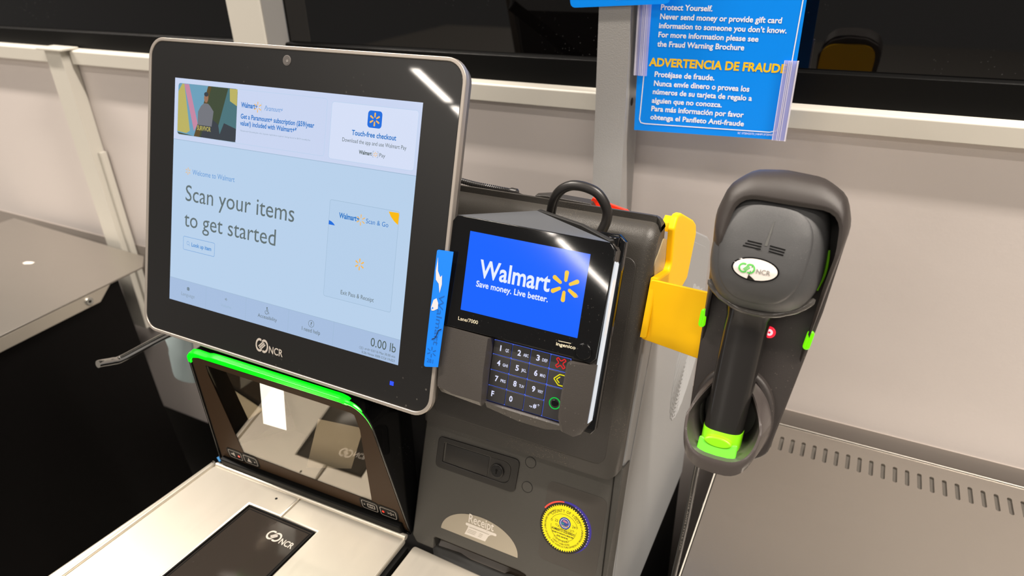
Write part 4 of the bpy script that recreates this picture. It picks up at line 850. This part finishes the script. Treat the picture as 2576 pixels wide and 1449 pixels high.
mb = MB(); mb.sheet(SF, [(443.2, 47), (445.2, 47), (446.6, 62), (446, 62)], .3, M['prtgrey']) if False else mb.add([SF(443.4, 44, .3), SF(445.4, 44, .3), SF(446.2, 53, .3), SF(446.7, 62, .3), SF(446.2, 62, .3), SF(444.8, 53, .3)], [[0, 1, 2, 5], [5, 2, 3, 4]], mat('gun_pointer', (86, 86, 84), .4)); mb.build('pointer_mark', hs, smooth=0)
mb = MB(); path = []
for k in range(25):
    a = math.radians(196 + 148 * k / 24); u = HC + 39 * math.cos(a); v = 17 + 24.5 * math.sin(a) ; path.append(P(u, v, head_n(min(max(u, HC - 36), HC + 36), max(v, -4.0)) * .5 - 12.5))
mb.tube(path, [1.2] + [2.6] * 23 + [1.2], M['band'], 10); mb.build('bumper_band', hs, smooth=60)
mb = MB(); mb.loft([ring_at(3, 25, -16, -50, 442, 2.2), ring_at(-6, 19.5, -20, -53, 440.5, 2.4), ring_at(-14, 16.6, -23, -54, 439.4, 2.8), ring_at(-24, 16.2, -24, -53, 438.8, 3.0), ring_at(-60, 15.8, -24, -52, 438, 3.0), ring_at(-95, 15.2, -23.5, -51.5, 437.4, 3.0), ring_at(-104, 15.0, -23, -51.5, 437.2, 3.0), ring_at(-108.5, 14.6, -23, -51, 437.2, 3.0)], M['gung']); mb.build('handle', hs, smooth=60)
mb = MB(); mb.loft([ring_at(-105, 15.3, -22.4, -50, 437.2, 3.0), ring_at(-118, 15.2, -20, -50, 437.2, 3.2), ring_at(-124, 14.4, -19, -48, 437.2, 3.2)], M['lime']); mb.prism(P, ellipse(436.8, -111.6, 10.5, 4.4, 28), -23, -16.2, M['lime'], bev=1.4); plabel(mb.build('latch_cap', hs, smooth=50), 'lime green end cap')
mb = MB(); Lt = Frame(P(437, -112.2, -17.5), P.x, (P.y * .963 + P.z * -.27), (P.z * .963 + P.y * .27))
mb.prism(Lt, rpoly([(-14.4, 2.6), (0, -2.2), (14.4, 2.6), (14.8, -10.2), (0, -13), (-14.8, -10.2)], [1.6, 16, 1.6, 1.6, 14, 1.6], 5), -3, 0, M['green'], bev=1.0); plabel(mb.build('latch_tab', hs, smooth=50), 'bright green rounded tab')
mb = MB(); pth = [P(HC + 39.8, 46, -29), P(HC + 40.6, 38, -30), P(HC + 40.4, 28, -32), P(HC + 37.6, 16, -33)]; mb.tube(smoothpath(pth, 5), 1.2, M['lime'], 8); plabel(mb.build('side_accent', hs, smooth=60), 'thin lime green side line')
# lead from the cradle
mb = MB(); cp = smoothpath([(424, -8, -136), (421.8, -4, -160), (418.6, 0, -226), (414.2, 0, -294), (410, 2, -360), (408, 6, -440)], 6); mb.tube(cp, 2.5, M['cable'], 12); ld = mb.build('scanner_lead'); tag(ld, 'black printed lead hanging down from the scanner cradle past the tray', 'cable')
mb = MB(); dirv = (Vector(cp[26]) - Vector(cp[6])).normalized(); toc = (Vector((487, -453, 244)) - Vector((418.6, 0, -226))); toc = (toc - dirv * toc.dot(dirv)).normalized(); Lc = Frame(Vector((420.6, -2, -180)) + toc * 2.7, dirv, toc.cross(dirv), toc)
txt(mb, Lc, 'E326508 AWM STYLE 2725 80C 30V VW-1', 0, -.5, 120, 1.2, 0, M['prtgrey'], res=1); plabel(mb.build('cable_print', ld, smooth=0), 'fine white printing along the cable')

# ================================================================== BUILT-IN SCANNER (upright window + flat platter)
bsn = thing('counter_scanner', 'bioptic counter scanner with green light bar, upright window and steel platter below the monitor', 'counter scanner', W_(0, -150, -440))
of = rpoly([(-140, -2), (140, -2), (120, 177.5), (-118, 180)], [3, 3, 32, 14], 8); n_of = len(of)
inn = inset(of, 4)
mb = MB(); mb.ring(G, of, inset(of, 2), -78, 0, M['blkg']); mb.build('bonnet_frame', bsn, bev=.8)
mb = MB(); mb.ring(G, inset(of, 2.1), inset(of, 4.2), -76, -3, M['cavity']); mb.build('inner_lining', bsn, smooth=0)
mb = MB(); mb.prism(G, inset(of, 3.6), -80, -75, M['cavity']); mb.build('bonnet_back', bsn)
def ring2(mb, F, outer, win, z, m):          # flat border between an outline and a four-cornered window
    w_ = resample_closed(win, len(outer), outer); n = len(outer)
    mb.add([F(x, y, z) for x, y in outer] + [F(x, y, z) for x, y in w_], [[k, (k + 1) % n, n + (k + 1) % n, n + k] for k in range(n)], m)
def resample_closed(win, n, outer):
    cx = sum(p[0] for p in win) / len(win); cy = sum(p[1] for p in win) / len(win); out = []
    for x, y in outer:
        d = Vector((x - cx, y - cy)); best = None
        for a, b in zip(win, win[1:] + win[:1]):
            a_ = Vector(a) - Vector((cx, cy)); b_ = Vector(b) - Vector((cx, cy)); e = b_ - a_; den = d.x * e.y - d.y * e.x
            if abs(den) < 1e-9: continue
            t = (a_.x * e.y - a_.y * e.x) / den; s = (a_.x * d.y - a_.y * d.x) / den
            if t > 0 and -1e-6 <= s <= 1 + 1e-6: best = t if best is None else min(best, t)
        out.append((cx + d.x * best, cy + d.y * best))
    return out
win = [(-113, 33), (117, 31), (101, 163), (-96, 166)]
mb = MB(); ring2(mb, G, inset(of, 4.2), win, -1.6, M['brown']); mb.build('tinted_border', bsn, smooth=0, recalc=False)
mb = MB(); mb.prism(G, inset(of, 4.4), -2.6, -1.9, M['scanglass']); mb.build('upright_glass', bsn, smooth=0)
mb = MB(); mb.prism(G, [(-130, -1), (132, -1), (130, 13), (-130, 13)], -2, 5.5, M['rubber'], bev=2); mb.build('lower_sill', bsn)
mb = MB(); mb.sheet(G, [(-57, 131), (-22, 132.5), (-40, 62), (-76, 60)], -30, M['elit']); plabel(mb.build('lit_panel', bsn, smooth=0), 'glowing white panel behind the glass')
mb = MB(); mb.add([G(*p) for p in [(22, 106, -26), (76, 104, -34), (46, 33, -30), (-17, 17, -22)]], [[0, 1, 2, 3]], mat('beige_card', (232, 222, 202), .3)); mb.build('inner_plate', bsn, smooth=0)
mb = MB(); mb.add([G(*p) for p in [(-124, 160, -12), (-62, 150, -60), (-62, 30, -60), (-124, 20, -12)]], [[0, 1, 2, 3]], M['mirror']); mb.build('inner_mirror', bsn, smooth=0); mb = MB(); mb.add([G(*p) for p in [(60, 160, -70), (118, 150, -14), (122, 20, -14), (60, 20, -70)]], [[0, 1, 2, 3]], M['mirror']); mb.build('inner_mirror', bsn, smooth=0)
bar = [(-119.6, 166), (-118.6, 174), (-113, 180), (-104, 181.8), (-88, 181), (-82, 182.6), (-74, 183), (88, 181), (95, 179.4), (100, 175.4), (96, 174), (88, 175), (-100, 176.4), (-110, 174), (-114.5, 169.5), (-116, 165)]
mb = MB(); mb.prism(G, bar, -7, .6, M['ebar'], bev=.8); mb.tube(smoothpath([G(95, 177.4, -1), G(104, 175.6, -1), G(112, 170, -1), G(118.3, 161, -1), G(121.4, 150, -1), G(122.6, 140, -1)], 5), [2.4 - 2.1 * k / 25 for k in range(26)], M['ebar'], 8); plabel(mb.build('light_bar', bsn), 'glowing bright green light bar')
def icon(cu, cv, kind, lit):
    mb = MB(); q = rrect(cu - 10.5, cu + 10.5, cv - 6.6, cv + 6.6, 2.6, 4); mb.prism(G, inset(q, -2.5), -1.6, -1.2, M['rubber']); mb.outline(G, q, .7, -1.0, M['logo'])
    if kind == 'vol': mb.sheet(G, [(cu - 7, cv - 1), (cu - 5, cv - 1), (cu - 1, cv - 4), (cu - 1, cv + 4), (cu - 5, cv + 1), (cu - 7, cv + 1)], -1.0, M['logo'])
    if kind == 'bell': mb.sheet(G, [(cu - 6, cv - 3.6), (cu + 1.5, cv - 3.6), (cu - 1, cv + 1), (cu - 2.2, cv + 4), (cu - 3.4, cv + 1)], -1.0, M['logo'])
    if kind == 'cam': mb.outline(G, rrect(cu - 3, cu + 7, cv - 3.2, cv + 3.2, 1, 3), 1, -1.0, M['logo']); mb.outline(G, ellipse(cu + 2, cv, 2.2, 2.2, 16), .7, -.98, M['logo']); mb.sheet(G, ellipse(cu - 7, cv, 1, 1, 12), -1.0, M['logo'])
    if kind == 'zero': txt_c(mb, G, '>0<', cu + 3.4, cv - 2.4, 9, 5, -1.0, M['logo'])
    if lit: x = cu + (5.6 if kind == 'vol' else -6.6); mb.sheet(G, ellipse(x, cv - .4, 1.7, 1.7, 16), -.9, emat('red_indicator', (255, 70, 50), 1.0))
    elif kind == 'bell': mb.sheet(G, ellipse(cu + 6.4, cv - .6, 1, 1, 12), -1.0, M['logo'])
    mb.build('touch_icon', bsn, smooth=0)
icon(-106.5, 23.5, 'vol', True); icon(-82.5, 23.5, 'bell', False); icon(89.5, 22, 'cam', False); icon(113.8, 21.5, 'zero', True)
# platter: two steel plates around the flat window
zP = -337
lp = [(-141, -48), (-7.2, -43), (-7.2, -77), (-53.5, -78), (-60, -190), (-70, -420), (-163, -420), (-151.5, -235)]
rp = [(-5.4, -43), (137.5, -39), (139, -420), (36, -420), (40, -190), (43.8, -76), (-5.4, -76.6)]
for q, rr in ((lp, [6, 0, 0, 0, 0, 0, 0, 0]), (rp, [0, 6, 0, 0, 0, 0, 0])):
    mb = MB(); mb.prism(W_, rpoly(q, rr, 5), zP - 6, zP, M['steely'], bev=2.2); mb.build('platter_plate', bsn, smooth=50)
mb = MB(); pb = [(-139, -47.5), (137, -40.5)]; mb.tube([W_(-139, -46.5, zP - .4), W_(137, -39.5, zP - .4)], 3.2, M['steely'], 12); mb.build('platter_back_curve', bsn, smooth=60)
mb = MB(); mb.prism(W_, rpoly([(-147.5, -42), (-141.6, -47), (-152.4, -236), (-164, -420), (-178, -420), (-166, -242), (-153.5, -120)], [2, 2, 0, 0, 0, 0, 0]), zP - 14, zP + 2, M['steely'], bev=3.2); mb.build('side_rail', bsn, smooth=50)
hz = [(-52.5, -78.8), (43, -77.2), (38.5, -190), (34, -420), (-69, -420), (-59.2, -190)]
mb = MB(); mb.prism(W_, hz, zP - 4, zP - 1.2, M['hzglass'], bev=.5); mb.ring(W_, hz, inset(hz, 1.6), zP - 3, zP + .5, M['rubber']); mb.ring(W_, inset(hz, 3.4), inset(hz, 4.2), zP - 2, zP - .7, M['rubber']); mb.build('flat_glass', bsn)
Lh = W_.shift(6, -100.2, zP - 1.0, math.radians(-.5)); mb = MB(); rings_logo(mb, Lh, 0, 0, 14.5, 0, M['logo'], 'NCR', 18, 7, sx=.95); plabel(mb.build('flat_glass_logo', bsn, smooth=0), 'silver interlinked rings logo with letters')
mb = MB(); mb.box(W_, -146, 143, -420, -46, -469, zP - 6.5, M['rubber']); mb.build('body', bsn)
mb = MB(); mb.cyl(W_, -31, -58, 1.6, zP - .2, zP + .15, M['rubber'], 14); mb.build('screw', bsn)
mb = MB(); mb.prism(W_, [(-146, -40), (-137, -44), (-136, -38), (-144, -34)], zP + 1.5, zP + 3, M['tapeb']); plabel(mb.build('tape_scrap', bsn), 'scrap of blue tape at the corner')

# ---------------- bag hook and plastic sleeve behind the monitor
hk = MB(); hk.tube(smoothpath([(-352, 433, -292), (-354, 250, -288), (-356, 135, -284), (-360, 75, -277.6), (-360, 8, -275.4), (-360, -8, -271.5), (-360, -22, -266), (-360, -27, -264.4)], 6), 5.2, M['chrome'], 14)
tag(hk.build('bag_hook', smooth=60), 'chrome rod hook with a bent tip sticking out left of the monitor', 'hook')
mb = MB(); rings = []
for x0, x1, y, z, d in ((-372, -346, 118, -283, 5), (-432, -366, 118, -318, 6), (-427, -372, 118, -340, 9), (-431, -374, 118, -352, 9), (-434, -380, 118, -385, 10), (-434, -382, 118, -395, 9)):
    rings.append([W_((x0 + x1) / 2 + (x1 - x0) / 2 * math.cos(a), y + d * math.sin(a), z) for a in [2 * math.pi * k / 20 for k in range(20)]])
mb.loft(rings, M['orange']); tag(mb.build('plastic_sleeve', smooth=60), 'pale translucent plastic sleeve hanging under the left end of the monitor', 'plastic bag')
